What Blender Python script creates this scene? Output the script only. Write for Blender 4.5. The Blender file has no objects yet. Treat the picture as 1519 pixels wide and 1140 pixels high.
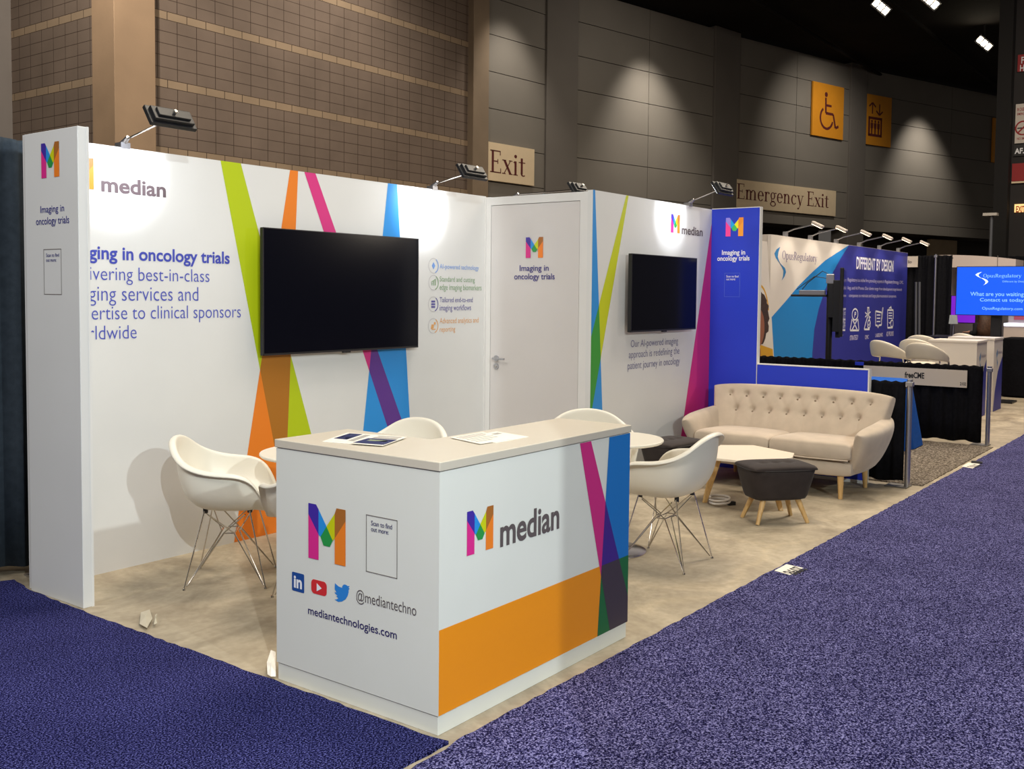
import bpy, math, random
from mathutils import Vector, Matrix
random.seed(7)
S = bpy.context.scene
C = S.collection
PI = math.pi

# ------------------------------------------------------------------ camera
CAM = Vector((-2.7924, -2.4212, 1.6627))
YAW, PITCH, ROLL, FOC = 0.6375, -0.0518, 0.0098, 1487.93
PPX, PPY = 759.5 + 8.232, 570 - 56.929
fw = Vector((math.cos(YAW)*math.cos(PITCH), math.sin(YAW)*math.cos(PITCH), math.sin(PITCH)))
rt = Vector((math.sin(YAW), -math.cos(YAW), 0)); up = rt.cross(fw)
RT = math.cos(ROLL)*rt + math.sin(ROLL)*up
UP = -math.sin(ROLL)*rt + math.cos(ROLL)*up
cd = bpy.data.cameras.new('camera'); cam = bpy.data.objects.new('camera', cd); C.objects.link(cam)
cam.matrix_world = Matrix(((RT.x, UP.x, -fw.x, CAM.x), (RT.y, UP.y, -fw.y, CAM.y), (RT.z, UP.z, -fw.z, CAM.z), (0, 0, 0, 1)))
cd.sensor_width = 36; cd.lens = FOC/1519*36
cd.shift_x = -8.232/1519; cd.shift_y = -56.929/1519
cd.clip_start = .05; cd.clip_end = 300
S.camera = cam

# ------------------------------------------------------------------ world, lights, exposure
S.view_settings.view_transform = 'Standard'; S.view_settings.look = 'None'
S.view_settings.gamma = 1; S.view_settings.use_curve_mapping = False
S.view_settings.exposure = 0.0
w = bpy.data.worlds.new('hall_ambient'); S.world = w; w.use_nodes = True
w.node_tree.nodes['Background'].inputs[0].default_value = (1, .90, .80, 1)
w.node_tree.nodes['Background'].inputs[1].default_value = .08

def light(name, kind, loc, target, power, col, size=.2, cone=None, blend=.3, size_y=None):
    ld = bpy.data.lights.new(name, kind); o = bpy.data.objects.new(name, ld); C.objects.link(o)
    o.location = loc; ld.energy = power; ld.color = col
    o.rotation_euler = (Vector(target)-Vector(loc)).to_track_quat('-Z', 'Y').to_euler()
    if kind == 'AREA':
        ld.size = size
        if size_y: ld.shape = 'RECTANGLE'; ld.size_y = size_y
    else:
        ld.shadow_soft_size = size
    if kind == 'SPOT': ld.spot_size = math.radians(cone); ld.spot_blend = blend
    return o
WARM = (1, .87, .70); COOL = (.88, .97, 1)
light('overhead_area_light', 'AREA', (3.5, 1.2, 9.3), (3.5, 1.0, 0), 440, WARM, 2.6, size_y=2.0)
light('overhead_area_light', 'AREA', (10.5, 0, 9.3), (10.5, 0, 0), 600, WARM, 4.0, size_y=3)
light('overhead_area_light', 'AREA', (-2.0, -3.2, 9.3), (-2.0, -3.2, 0), 260, (1, .92, .84), 5.0, size_y=4)
light('flood_light', 'SPOT', (-2.6, -3.0, 3.55), (1.2, 2.4, .6), 560, COOL, .004, 88, .25)
light('flood_light', 'SPOT', (-1.1, -5.9, 3.6), (2.2, 1.2, .5), 850, (.90, 1, .99), .05, 56, .35)
light('overhead_area_light', 'AREA', (-7.5, 1.0, 8.6), (0, 2.2, 1), 480, (1, .95, .88), 3.0)  # fill added from the left to brighten the wing panel and counter side
light('overhead_area_light', 'AREA', (14.5, -1.0, 9.3), (14.5, 0, 0), 620, WARM, 3.5)  # fill added to brighten the neighbouring backdrop
light('flood_light', 'SPOT', (8.3, -2.6, 2.9), (5.2, 1.6, .6), 130, WARM, .06, 80, .5)
for loc, tgt, p, cone in [((22.0, 10.4, 9.48), (22.9, 12.0, 4.6), 950, 74), ((17.3, 11.5, 9.48), (17.4, 13.1, 5.2), 480, 74),
                          ((35.9, 6.6, 9.48), (37.0, 8.3, 4.6), 950, 74), ((4.5, 10.6, 9.48), (6.9, 14.6, 6.0), 2000, 80),
                          ((11.3, 10.0, 9.48), (11.5, 13.1, 5.6), 930, 110), ((28.5, 6.5, 9.48), (31.0, 10.0, 6.6), 620, 84), ((20.0, 7.5, 9.48), (20.5, 12.5, 5.6), 170, 120)]:  # last two are fill added to brighten the signs and far panels
    light('wall_spot_light', 'SPOT', loc, tgt, p, (1, .92, .80), .15, cone, 1.0)

# ------------------------------------------------------------------ helpers
def ray(x, y):
    return RT*((x-PPX)/FOC) + UP*(-(y-PPY)/FOC) + fw
def onX(x, y, X): d = ray(x, y); return CAM + d*((X-CAM.x)/d.x)
def onY(x, y, Y): d = ray(x, y); return CAM + d*((Y-CAM.y)/d.y)
def onZ(x, y, Z): d = ray(x, y); return CAM + d*((Z-CAM.z)/d.z)

def srgb(r, g, b):
    f = lambda c: (c/255/12.92) if c/255 <= .04045 else ((c/255+.055)/1.055)**2.4
    return (f(r), f(g), f(b), 1)
MATS = {}
def M(name, rgb, rough=.5, metal=0, noise=0, nscale=40, bump=0, bscale=200, emit=None, estr=0, spec=.5, sheen=0, detail=4):
    if name in MATS: return MATS[name]
    m = bpy.data.materials.new(name); m.use_nodes = True; nt = m.node_tree; b = nt.nodes['Principled BSDF']
    c = srgb(*rgb)
    b.inputs['Base Color'].default_value = c; b.inputs['Roughness'].default_value = rough; b.inputs['Metallic'].default_value = metal
    b.inputs['Specular IOR Level'].default_value = spec
    if sheen: b.inputs['Sheen Weight'].default_value = sheen
    if noise or bump:
        tc = nt.nodes.new('ShaderNodeTexCoord')
    if noise:
        n = nt.nodes.new('ShaderNodeTexNoise'); n.inputs['Scale'].default_value = nscale; n.inputs['Detail'].default_value = detail
        nt.links.new(tc.outputs['Object'], n.inputs['Vector'])
        r = nt.nodes.new('ShaderNodeValToRGB')
        r.color_ramp.elements[0].color = [c[i]*(1-noise) for i in range(3)]+[1]
        r.color_ramp.elements[1].color = [min(1, c[i]*(1+noise)) for i in range(3)]+[1]
        r.color_ramp.elements[0].position = .3; r.color_ramp.elements[1].position = .7
        nt.links.new(n.outputs['Fac'], r.inputs['Fac']); nt.links.new(r.outputs['Color'], b.inputs['Base Color'])
    if bump:
        n2 = nt.nodes.new('ShaderNodeTexNoise'); n2.inputs['Scale'].default_value = bscale; n2.inputs['Detail'].default_value = 3
        nt.links.new(tc.outputs['Object'], n2.inputs['Vector'])
        bp = nt.nodes.new('ShaderNodeBump'); bp.inputs['Strength'].default_value = bump; bp.inputs['Distance'].default_value = .01
        nt.links.new(n2.outputs['Fac'], bp.inputs['Height']); nt.links.new(bp.outputs['Normal'], b.inputs['Normal'])
    if emit:
        b.inputs['Emission Color'].default_value = srgb(*emit); b.inputs['Emission Strength'].default_value = estr
    MATS[name] = m; return m

class MB:
    def __init__(s): s.v = []; s.f = []; s.m = []; s.mats = []
    def mi(s, mat):
        if mat not in s.mats: s.mats.append(mat)
        return s.mats.index(mat)
    def add(s, vs, fs, mat):
        o = len(s.v); k = s.mi(mat); s.v += [Vector(p) for p in vs]
        for f in fs: s.f.append([i+o for i in f]); s.m.append(k)
        return s
    def box(s, a, b, mat, rot=None, pivot=None):
        x0, y0, z0 = a; x1, y1, z1 = b
        vs = [Vector(p) for p in [(x0,y0,z0),(x1,y0,z0),(x1,y1,z0),(x0,y1,z0),(x0,y0,z1),(x1,y0,z1),(x1,y1,z1),(x0,y1,z1)]]
        if rot is not None: vs = [rot @ (p-pivot)+pivot for p in vs]
        return s.add(vs, [(0,3,2,1),(4,5,6,7),(0,1,5,4),(1,2,6,5),(2,3,7,6),(3,0,4,7)], mat)
    def obox(s, c, ax, ay, az, mat):   # oriented box, half-axes
        c = Vector(c); ax = Vector(ax); ay = Vector(ay); az = Vector(az)
        vs = [c+ax*i+ay*j+az*k for k in (-1,1) for i, j in ((-1,-1),(1,-1),(1,1),(-1,1))]
        return s.add(vs, [(0,3,2,1),(4,5,6,7),(0,1,5,4),(1,2,6,5),(2,3,7,6),(3,0,4,7)], mat)
    def tube(s, pts, r, mat, n=8, r1=None, cap=True):
        pts = [Vector(p) for p in pts]; k = len(pts); vs = []; prev = None
        for i, p in enumerate(pts):
            t = (pts[min(i+1,k-1)]-pts[max(i-1,0)]).normalized()
            if prev is None: a = t.orthogonal().normalized()
            else: a = (prev-t*prev.dot(t)).normalized()
            prev = a; b = t.cross(a)
            rr = r if r1 is None else r+(r1-r)*i/(k-1)
            vs += [p+(a*math.cos(2*PI*j/n)+b*math.sin(2*PI*j/n))*rr for j in range(n)]
        fs = [(i*n+j, i*n+(j+1)%n, (i+1)*n+(j+1)%n, (i+1)*n+j) for i in range(k-1) for j in range(n)]
        if cap: fs += [tuple(range(n-1,-1,-1)), tuple((k-1)*n+j for j in range(n))]
        return s.add(vs, fs, mat)
    def lathe(s, c, prof, mat, n=40):
        c = Vector(c); vs = []; k = len(prof)
        for r, z in prof: vs += [c+Vector((r*math.cos(2*PI*j/n), r*math.sin(2*PI*j/n), z)) for j in range(n)]
        fs = [(i*n+j, i*n+(j+1)%n, (i+1)*n+(j+1)%n, (i+1)*n+j) for i in range(k-1) for j in range(n)]
        fs += [tuple(range(n-1,-1,-1)), tuple((k-1)*n+j for j in range(n))]
        return s.add(vs, fs, mat)
    def prism(s, poly, z0, z1, mat):   # plan polygon extruded
        n = len(poly); vs = [(x,y,z0) for x,y in poly]+[(x,y,z1) for x,y in poly]
        fs = [tuple(range(n-1,-1,-1)), tuple(range(n,2*n))]+[(i,(i+1)%n,n+(i+1)%n,n+i) for i in range(n)]
        return s.add(vs, fs, mat)
    def pillow(s, mid, th, mat, nu=24, nv=16, e=3, disp=None, back=1.0):
        sp = lambda i, n: math.sin(PI/2*(-1+2*i/n))
        vs = []; F = {}; B = {}
        for i in range(nu+1):
            for j in range(nv+1):
                u, v = sp(i,nu), sp(j,nv); h = 1e-3
                P = Vector(mid(u,v)); du = Vector(mid(u+h,v))-Vector(mid(u-h,v)); dv = Vector(mid(u,v+h))-Vector(mid(u,v-h))
                N = du.cross(dv).normalized()
                t = max(0,(1-abs(u)**e)*(1-abs(v)**e))**(1/e)
                T = th(u,v) if callable(th) else th
                q = P+N*T*t
                if disp: q = q+N*disp(u,v,P)
                F[i,j] = len(vs); vs.append(q)
                if i in (0,nu) or j in (0,nv): B[i,j] = F[i,j]
                else: B[i,j] = len(vs); vs.append(P-N*T*t*back)
        fs = []
        for i in range(nu):
            for j in range(nv):
                fs.append((F[i,j],F[i+1,j],F[i+1,j+1],F[i,j+1])); fs.append((B[i,j],B[i,j+1],B[i+1,j+1],B[i+1,j]))
        return s.add(vs, fs, mat)
    def build(s, name, parent=None, smooth=False, bevel=0, subsurf=0, solid=0, angle=40):
        me = bpy.data.meshes.new(name)
        o0 = ORG.get(parent.name, Vector()) if parent is not None else Vector()
        me.from_pydata([tuple(p-o0) for p in s.v], [], s.f)
        for m in s.mats: me.materials.append(m)
        me.polygons.foreach_set('material_index', s.m)
        if smooth: me.polygons.foreach_set('use_smooth', [True]*len(s.f))
        me.update()
        o = bpy.data.objects.new(name, me); C.objects.link(o)
        if parent is not None: o.parent = parent; ORG[o.name] = o0
        if solid: md = o.modifiers.new('solid','SOLIDIFY'); md.thickness = solid; md.offset = 0
        if bevel: md = o.modifiers.new('bevel','BEVEL'); md.width = bevel; md.segments = 2; md.limit_method = 'ANGLE'
        if subsurf: md = o.modifiers.new('sub','SUBSURF'); md.levels = subsurf; md.render_levels = subsurf
        if smooth and not subsurf and angle < 180:
            try: me.set_sharp_from_angle(angle=math.radians(angle))
            except Exception: pass
        return o
ORG = {}
def props(o, label, cat, group=None):
    o['label'] = label; o['category'] = cat
    if group: o['group'] = group
    return o
def thing(name, label, cat, loc=(0,0,0), rotz=0, group=None, world=True):
    o = bpy.data.objects.new(name, None); C.objects.link(o); o.empty_display_size = .1
    o.location = loc; o.rotation_euler = (0,0,rotz)
    ORG[o.name] = Vector(loc) if world else Vector()
    return props(o, label, cat, group)
def structure(o): o['kind'] = 'structure'; return o
def copy_thing(o, loc, rotz, label, parent=None):
    c = o.copy(); C.objects.link(c)
    if parent is None: c.location = loc; c.rotation_euler = (0,0,rotz); c['label'] = label
    else: c.parent = parent
    for ch in [k for k in bpy.data.objects if k.parent is o]: copy_thing(ch, None, 0, None, c)
    return c

# ------------------------------------------------------------------ lettering
TC = {}
def glyphs(txt, off=0):
    if (txt, off) in TC: return TC[txt, off]
    cu = bpy.data.curves.new('t','FONT'); cu.body = txt; cu.size = 1; cu.offset = off; cu.fill_mode = 'FRONT'; cu.resolution_u = 4
    o = bpy.data.objects.new('t', cu); C.objects.link(o)
    dg = bpy.context.evaluated_depsgraph_get(); dg.update()
    me = o.evaluated_get(dg).to_mesh()
    vs = [(v.co.x, v.co.y) for v in me.vertices]; fs = [tuple(p.vertices) for p in me.polygons]
    o.evaluated_get(dg).to_mesh_clear(); bpy.data.objects.remove(o); bpy.data.curves.remove(cu)
    TC[txt, off] = (vs, fs); return vs, fs
# thick-and-thin serif letters drawn from bars, bowls and strokes (cap height 1)
def bar(x0,y0,x1,y1): return [(x0,y0),(x1,y0),(x1,y1),(x0,y1)]
def ringp(cx,cy,rx,ry,tx,ty,a0=0,a1=360,n=22):
    out = []
    for i in range(n):
        a = math.radians(a0+(a1-a0)*i/n); b = math.radians(a0+(a1-a0)*(i+1)/n)
        out.append([(cx+rx*math.cos(a),cy+ry*math.sin(a)),(cx+rx*math.cos(b),cy+ry*math.sin(b)),(cx+(rx-tx)*math.cos(b),cy+(ry-ty)*math.sin(b)),(cx+(rx-tx)*math.cos(a),cy+(ry-ty)*math.sin(a))])
    return out
def dia(x0,y0,x1,y1,t): return [(x0-t/2,y0),(x0+t/2,y0),(x1+t/2,y1),(x1-t/2,y1)]
K, H = .12, .05
def stem(x, y0, y1, foot=True, head=False, hl=False):
    p = [bar(x,y0,x+K,y1)]
    if foot: p.append(bar(x-.07,y0,x+K+.07,y0+.04))
    if head: p.append(bar(x-.07,y1-.04,x+K+.07,y1))
    if hl: p.append([(x-.08,y1-.06),(x,y1-.09),(x+.02,y1),(x,y1)])
    return p
def arch(x0, x1): return ringp((x0+x1)/2,.42,(x1-x0)/2,.24,K,H,0,165,12)+[bar(x1-K,.0,x1,.43), bar(x1-K-.06,0,x1+.06,.04)]
SER = {
 'E': (.66, stem(.08,0,1,True,True)+[bar(.0,0,.6,H),bar(0,1-H,.57,1),bar(.2,.49,.42,.54),bar(.40,.41,.44,.62),bar(.56,0,.6,.22),bar(.53,.80,.57,1)]),
 'O': (.82, ringp(.40,.5,.38,.52,.13,.05)),
 'R': (.74, stem(.08,0,1,True,True)+ringp(.26,.74,.30,.26,.13,.05,-90,90,16)+[bar(.1,.95,.3,1),bar(.1,.48,.3,.53),dia(.64,0,.30,.5,.14),bar(.55,0,.75,.04)]),
 'm': (.98, stem(.08,0,.64,hl=True)+arch(.10,.49)+arch(.42,.84)),
 'n': (.66, stem(.08,0,.64,hl=True)+arch(.10,.53)),
 'r': (.46, stem(.08,0,.64,hl=True)+ringp(.30,.42,.18,.24,.10,H,60,165,8)+ringp(.38,.57,.06,.07,.06,.07,0,360,10)),
 'e': (.56, ringp(.27,.32,.25,.34,.12,.05,0,320,22)+[bar(.08,.33,.50,.375)]),
 'c': (.54, ringp(.28,.32,.25,.34,.12,.05,45,315,20)+ringp(.42,.54,.06,.06,.06,.06,0,360,10)),
 'g': (.58, ringp(.26,.42,.20,.24,.10,.05)+ringp(.28,-.12,.25,.17,.09,.05)+[dia(.14,.05,.16,.24,.06),bar(.14,.02,.40,.09),bar(.40,.58,.56,.64)]),
 'y': (.60, [dia(.30,-.02,.10,.64,K),dia(.28,-.04,.50,.64,.05),dia(.16,-.28,.30,.02,.05),bar(0,.60,.22,.64),bar(.40,.60,.60,.64)]+ringp(.12,-.26,.07,.06,.07,.06,0,360,10)),
 'x': (.60, [dia(.48,0,.12,.64,.14),dia(.10,0,.48,.64,.05),bar(0,0,.2,.04),bar(.38,0,.6,.04),bar(0,.6,.22,.64),bar(.38,.6,.58,.64)]),
 'i': (.34, stem(.10,0,.64,hl=True)+ringp(.16,.86,.08,.08,.08,.08,0,360,12)),
 'l': (.34, stem(.10,0,1,hl=True)),
 't': (.40, [bar(.12,.1,.12+K,.82),bar(.0,.6,.38,.64)]+ringp(.27,.12,.15,.13,.10,.05,180,320,10)),
 'p': (.66, stem(.08,-.3,.64,hl=True)+ringp(.32,.32,.26,.34,.12,.05,-140,140,20)),
 'u': (.66, stem(.06,.2,.64,False,hl=True)+stem(.44,0,.64,True,hl=True)+ringp(.31,.22,.25,.24,.12,.06,180,340,12)),
 's': (.44, ringp(.21,.47,.16,.18,.09,.05,30,270,14)+ringp(.21,.17,.17,.19,.09,.05,-150,90,14)),
 'a': (.56, ringp(.22,.19,.19,.20,.10,.05)+ringp(.24,.46,.18,.2,.10,.05,0,160,12)+[bar(.32,.05,.44,.48),bar(.36,0,.54,.05)]),
 'o': (.58, ringp(.28,.32,.25,.34,.12,.05)), ' ': (.30, [])}
def serif(txt):
    vs = []; fs = []; x = 0
    for ch in txt:
        wd, ps = SER[ch]
        for p in ps:
            fs.append(tuple(range(len(vs), len(vs)+len(p)))); vs += [(x+a, b) for a, b in p]
        x += wd
    return vs, fs
def texts(parent, pl, rows, name='lettering'):
    for r in rows:
        mb = MB(); write(mb, pl, *r); mb.build(name, parent)
class Plane:   # an upright surface: origin, horizontal direction, outward normal
    def __init__(s, o, u, n): s.o = Vector(o); s.u = Vector(u).normalized(); s.n = Vector(n).normalized()
    def px(s, x, y):
        d = ray(x, y); p = CAM + d*((s.o-CAM).dot(s.n)/d.dot(s.n)); return ((p-s.o).dot(s.u), p.z)
    def at(s, u, z, off=.001): return Vector((s.o.x, s.o.y, 0)) + s.u*u + s.n*off + Vector((0,0,z))
def write(mb, pl, txt, L, R, top, mat, bold=0, off=.002, ser=False):
    """L, R: ends of the baseline, top: pixel row of the tallest letter at L; lettering is set level on the surface"""
    vs, fs = serif(txt) if ser else glyphs(txt, bold)
    a = pl.px(*L); b = pl.px(*R); t = pl.px(L[0], top)
    z = (a[1]+b[1])/2; h = t[1]-a[1]
    x0 = min(v[0] for v in vs); x1 = max(v[0] for v in vs); ym = max(v[1] for v in vs)
    mb.add([pl.at(a[0]+(v[0]-x0)/(x1-x0)*(b[0]-a[0]), z+v[1]/ym*h, off) for v in vs], fs, mat)
def flat(mb, pl, pts, mat, off=.001):   # surface coordinates
    mb.add([pl.at(u, z, off) for u, z in pts], [tuple(range(len(pts)))], mat)
def fpx(mb, pl, pts, mat, off=.001): flat(mb, pl, [pl.px(*p) for p in pts], mat, off)
def clip(A, B):
    area = sum(B[i][0]*B[(i+1)%len(B)][1]-B[(i+1)%len(B)][0]*B[i][1] for i in range(len(B)))
    if area < 0: B = B[::-1]
    out = A
    for i in range(len(B)):
        p, q = B[i], B[(i+1)%len(B)]
        sd = lambda r: (q[0]-p[0])*(r[1]-p[1])-(q[1]-p[1])*(r[0]-p[0])
        new = []
        for j in range(len(out)):
            a, b = out[j], out[(j+1)%len(out)]; sa, sb = sd(a), sd(b)
            if sa >= 0: new.append(a)
            if sa*sb < 0: t = sa/(sa-sb); new.append((a[0]+(b[0]-a[0])*t, a[1]+(b[1]-a[1])*t))
        out = new
        if not out: return []
    return out
def strip(pl, l0, l1, r0, r1, z0, z1):  # stripe between two straight edges, each given by two pixels, cut at two heights
    def at(e0, e1, z):
        a, b = pl.px(*e0), pl.px(*e1); t = (z-a[1])/(b[1]-a[1]); return (a[0]+(b[0]-a[0])*t, z)
    return [at(l0,l1,z0), at(r0,r1,z0), at(r0,r1,z1), at(l0,l1,z1)]

INK = dict(pink=(222,44,140), purple=(66,44,160), blue=(40,146,226), green=(40,150,70), lime=(204,208,10), brown=(170,104,40), orange=(240,130,34))
def ink(n): return M('print_'+n, INK[n], .45)
LOGO = [('pink',[(0,0),(.28,0),(.28,.46),(0,.8)]),('purple',[(0,.8),(.28,.46),(.28,.92),(.21,1),(0,1)]),
        ('blue',[(.28,.46),(.333,.43),(.496,.64),(.28,.92)]),('green',[(.333,.43),(.413,.285),(.583,.283),(.663,.406),(.496,.64)]),
        ('lime',[(.714,.454),(.714,.897),(.496,.64),(.663,.406)]),('brown',[(.714,.454),(1,.8),(1,1),(.762,1),(.714,.897)]),('orange',[(.714,0),(1,0),(1,.8),(.714,.454)])]
def logo(mb, pl, L, R, top, off=.002, outline=None, cols={}):
    a, b, t = pl.px(*L), pl.px(*R), pl.px(L[0], top); z = (a[1]+b[1])/2; h = t[1]-a[1]; w_ = b[0]-a[0]
    for n, p in LOGO: flat(mb, pl, [(a[0]+x*w_, z+y*h) for x, y in p], cols.get(n) or ink(n), off)
def frame2d(mb, pl, u0, z0, u1, z1, t, mat, off=.002):
    flat(mb,pl,[(u0,z0),(u1,z0),(u1,z0+t),(u0,z0+t)],mat,off); flat(mb,pl,[(u0,z1-t),(u1,z1-t),(u1,z1),(u0,z1)],mat,off)
    flat(mb,pl,[(u0,z0),(u0+t,z0),(u0+t,z1),(u0,z1)],mat,off); flat(mb,pl,[(u1-t,z0),(u1,z0),(u1,z1),(u1-t,z1)],mat,off)
def disc2d(cx, cz, r, n=24, rz=None): return [(cx+r*math.cos(2*PI*i/n), cz+(rz or r)*math.sin(2*PI*i/n)) for i in range(n)]
def ring2d(mb, pl, cx, cz, r, t, mat, off=.002, a0=0, a1=360, n=28, rz=None):
    rz = rz or r
    for i in range(n):
        a = math.radians(a0+(a1-a0)*i/n); b = math.radians(a0+(a1-a0)*(i+1)/n)
        flat(mb,pl,[(cx+r*math.cos(a),cz+rz*math.sin(a)),(cx+r*math.cos(b),cz+rz*math.sin(b)),(cx+(r-t)*math.cos(b),cz+(rz-t)*math.sin(b)),(cx+(r-t)*math.cos(a),cz+(rz-t)*math.sin(a))],mat,off)
def line2d(mb, pl, pts, t, mat, off=.002):
    for (x0,y0),(x1,y1) in zip(pts, pts[1:]):
        d = math.hypot(x1-x0,y1-y0) or 1; nx, ny = -(y1-y0)/d*t/2, (x1-x0)/d*t/2
        flat(mb,pl,[(x0+nx,y0+ny),(x0-nx,y0-ny),(x1-nx,y1-ny),(x1+nx,y1+ny)],mat,off)

# ------------------------------------------------------------------ materials
white = M('white_laminate', (232,228,220), .45, noise=.015, nscale=3)
wallw = M('white_fabric_print', (220,220,219), .5, noise=.02, nscale=2)
profile = M('white_aluminium', (225,224,222), .35, noise=.02, nscale=5)
gap = M('joint_shadow_gap', (120,112,108), .7)
grey_txt = M('grey_lettering', (94,84,84), .5)
navy_txt = M('navy_lettering', (46,40,130), .5)
blue_txt = M('blue_lettering', (70,80,180), .5)
black = M('black_plastic', (22,22,25), .45)
screenm = M('dark_screen_glass', (7,8,18), .16, spec=.18)
chrome = M('chrome', (205,200,195), .16, metal=1)
alu = M('brushed_aluminium', (190,190,195), .35, metal=1, noise=.05, nscale=60)
shellw = M('white_moulded_plastic', (224,219,206), .38, noise=.01, nscale=4)
black_txt = M('black_lettering', (20,20,22), .6)
white_txt = M('white_lettering', (240,240,245), .5)
royal = M('royal_blue_print', (32,58,200), .5, noise=.04, nscale=2)
darkfab = M('dark_drape', (20,20,24), .9, noise=.25, nscale=30, bump=.2, bscale=300, spec=.1)
bluefab = M('blue_cloth', (24,92,190), .8, noise=.08, nscale=20, bump=.2, bscale=300, spec=.2)

def nodes(m): return m.node_tree, m.node_tree.nodes, m.node_tree.links
def concrete():
    m = M('polished_concrete', (172,162,142), .55, spec=.35); nt, N, L = nodes(m); b = N['Principled BSDF']
    tc = N.new('ShaderNodeTexCoord')
    n1 = N.new('ShaderNodeTexNoise'); n1.inputs['Scale'].default_value = 1.6; n1.inputs['Detail'].default_value = 9; n1.inputs['Roughness'].default_value = .62; n1.inputs['Distortion'].default_value = 1.2
    n2 = N.new('ShaderNodeTexNoise'); n2.inputs['Scale'].default_value = 22; n2.inputs['Detail'].default_value = 6
    v = N.new('ShaderNodeTexVoronoi'); v.feature = 'DISTANCE_TO_EDGE'; v.inputs['Scale'].default_value = .9
    mp = N.new('ShaderNodeMix'); mp.data_type = 'VECTOR'; mp.inputs['Factor'].default_value = .25
    for n in (n1, n2): L.new(tc.outputs['Object'], n.inputs['Vector'])
    L.new(tc.outputs['Object'], mp.inputs['A']); L.new(n1.outputs['Color'], mp.inputs['B']); L.new(mp.outputs['Result'], v.inputs['Vector'])
    r1 = N.new('ShaderNodeValToRGB'); r1.color_ramp.elements[0].position = .32; r1.color_ramp.elements[1].position = .68
    r1.color_ramp.elements[0].color = srgb(142,130,111); r1.color_ramp.elements[1].color = srgb(196,183,160)
    r2 = N.new('ShaderNodeValToRGB'); r2.color_ramp.elements[0].position = .35; r2.color_ramp.elements[1].position = .7
    r2.color_ramp.elements[0].color = (.80,.79,.76,1); r2.color_ramp.elements[1].color = (1,1,1,1)
    r3 = N.new('ShaderNodeValToRGB'); r3.color_ramp.elements[0].position = .0; r3.color_ramp.elements[1].position = .03
    r3.color_ramp.elements[0].color = (1.14,1.13,1.1,1); r3.color_ramp.elements[1].color = (1,1,1,1)
    L.new(n1.outputs['Fac'], r1.inputs['Fac']); L.new(n2.outputs['Fac'], r2.inputs['Fac']); L.new(v.outputs['Distance'], r3.inputs['Fac'])
    a = N.new('ShaderNodeMix'); a.data_type = 'RGBA'; a.blend_type = 'MULTIPLY'; a.inputs['Factor'].default_value = .8
    c = N.new('ShaderNodeMix'); c.data_type = 'RGBA'; c.blend_type = 'MULTIPLY'; c.inputs['Factor'].default_value = 1
    L.new(r1.outputs['Color'], a.inputs['A']); L.new(r2.outputs['Color'], a.inputs['B'])
    L.new(a.outputs['Result'], c.inputs['A']); L.new(r3.outputs['Color'], c.inputs['B']); L.new(c.outputs['Result'], b.inputs['Base Color'])
    bp = N.new('ShaderNodeBump'); bp.inputs['Strength'].default_value = .08; L.new(n2.outputs['Fac'], bp.inputs['Height']); L.new(bp.outputs['Normal'], b.inputs['Normal'])
    return m
def carpet(name, dark, mid, lite, scale=210):
    m = M(name, mid, .95, spec=.05); nt, N, L = nodes(m); b = N['Principled BSDF']
    tc = N.new('ShaderNodeTexCoord')
    n = N.new('ShaderNodeTexNoise'); n.inputs['Scale'].default_value = scale; n.inputs['Detail'].default_value = 3; n.inputs['Roughness'].default_value = .7
    n2 = N.new('ShaderNodeTexNoise'); n2.inputs['Scale'].default_value = 2.2; n2.inputs['Detail'].default_value = 5
    L.new(tc.outputs['Object'], n.inputs['Vector']); L.new(tc.outputs['Object'], n2.inputs['Vector'])
    r = N.new('ShaderNodeValToRGB'); e = r.color_ramp.elements; e[0].position = .42; e[1].position = .62
    e[0].color = srgb(*dark); e[1].color = srgb(*lite); k = r.color_ramp.elements.new(.5); k.color = srgb(*mid)
    r2 = N.new('ShaderNodeValToRGB'); r2.color_ramp.elements[0].position = .3; r2.color_ramp.elements[1].position = .7
    r2.color_ramp.elements[0].color = (.82,.82,.85,1); r2.color_ramp.elements[1].color = (1.1,1.1,1.1,1)
    mx = N.new('ShaderNodeMix'); mx.data_type = 'RGBA'; mx.blend_type = 'MULTIPLY'; mx.inputs['Factor'].default_value = 1
    L.new(n.outputs['Fac'], r.inputs['Fac']); L.new(n2.outputs['Fac'], r2.inputs['Fac'])
    L.new(r.outputs['Color'], mx.inputs['A']); L.new(r2.outputs['Color'], mx.inputs['B']); L.new(mx.outputs['Result'], b.inputs['Base Color'])
    bp = N.new('ShaderNodeBump'); bp.inputs['Strength'].default_value = .9; bp.inputs['Distance'].default_value = .012
    L.new(n.outputs['Fac'], bp.inputs['Height']); L.new(bp.outputs['Normal'], b.inputs['Normal'])
    return m
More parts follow.
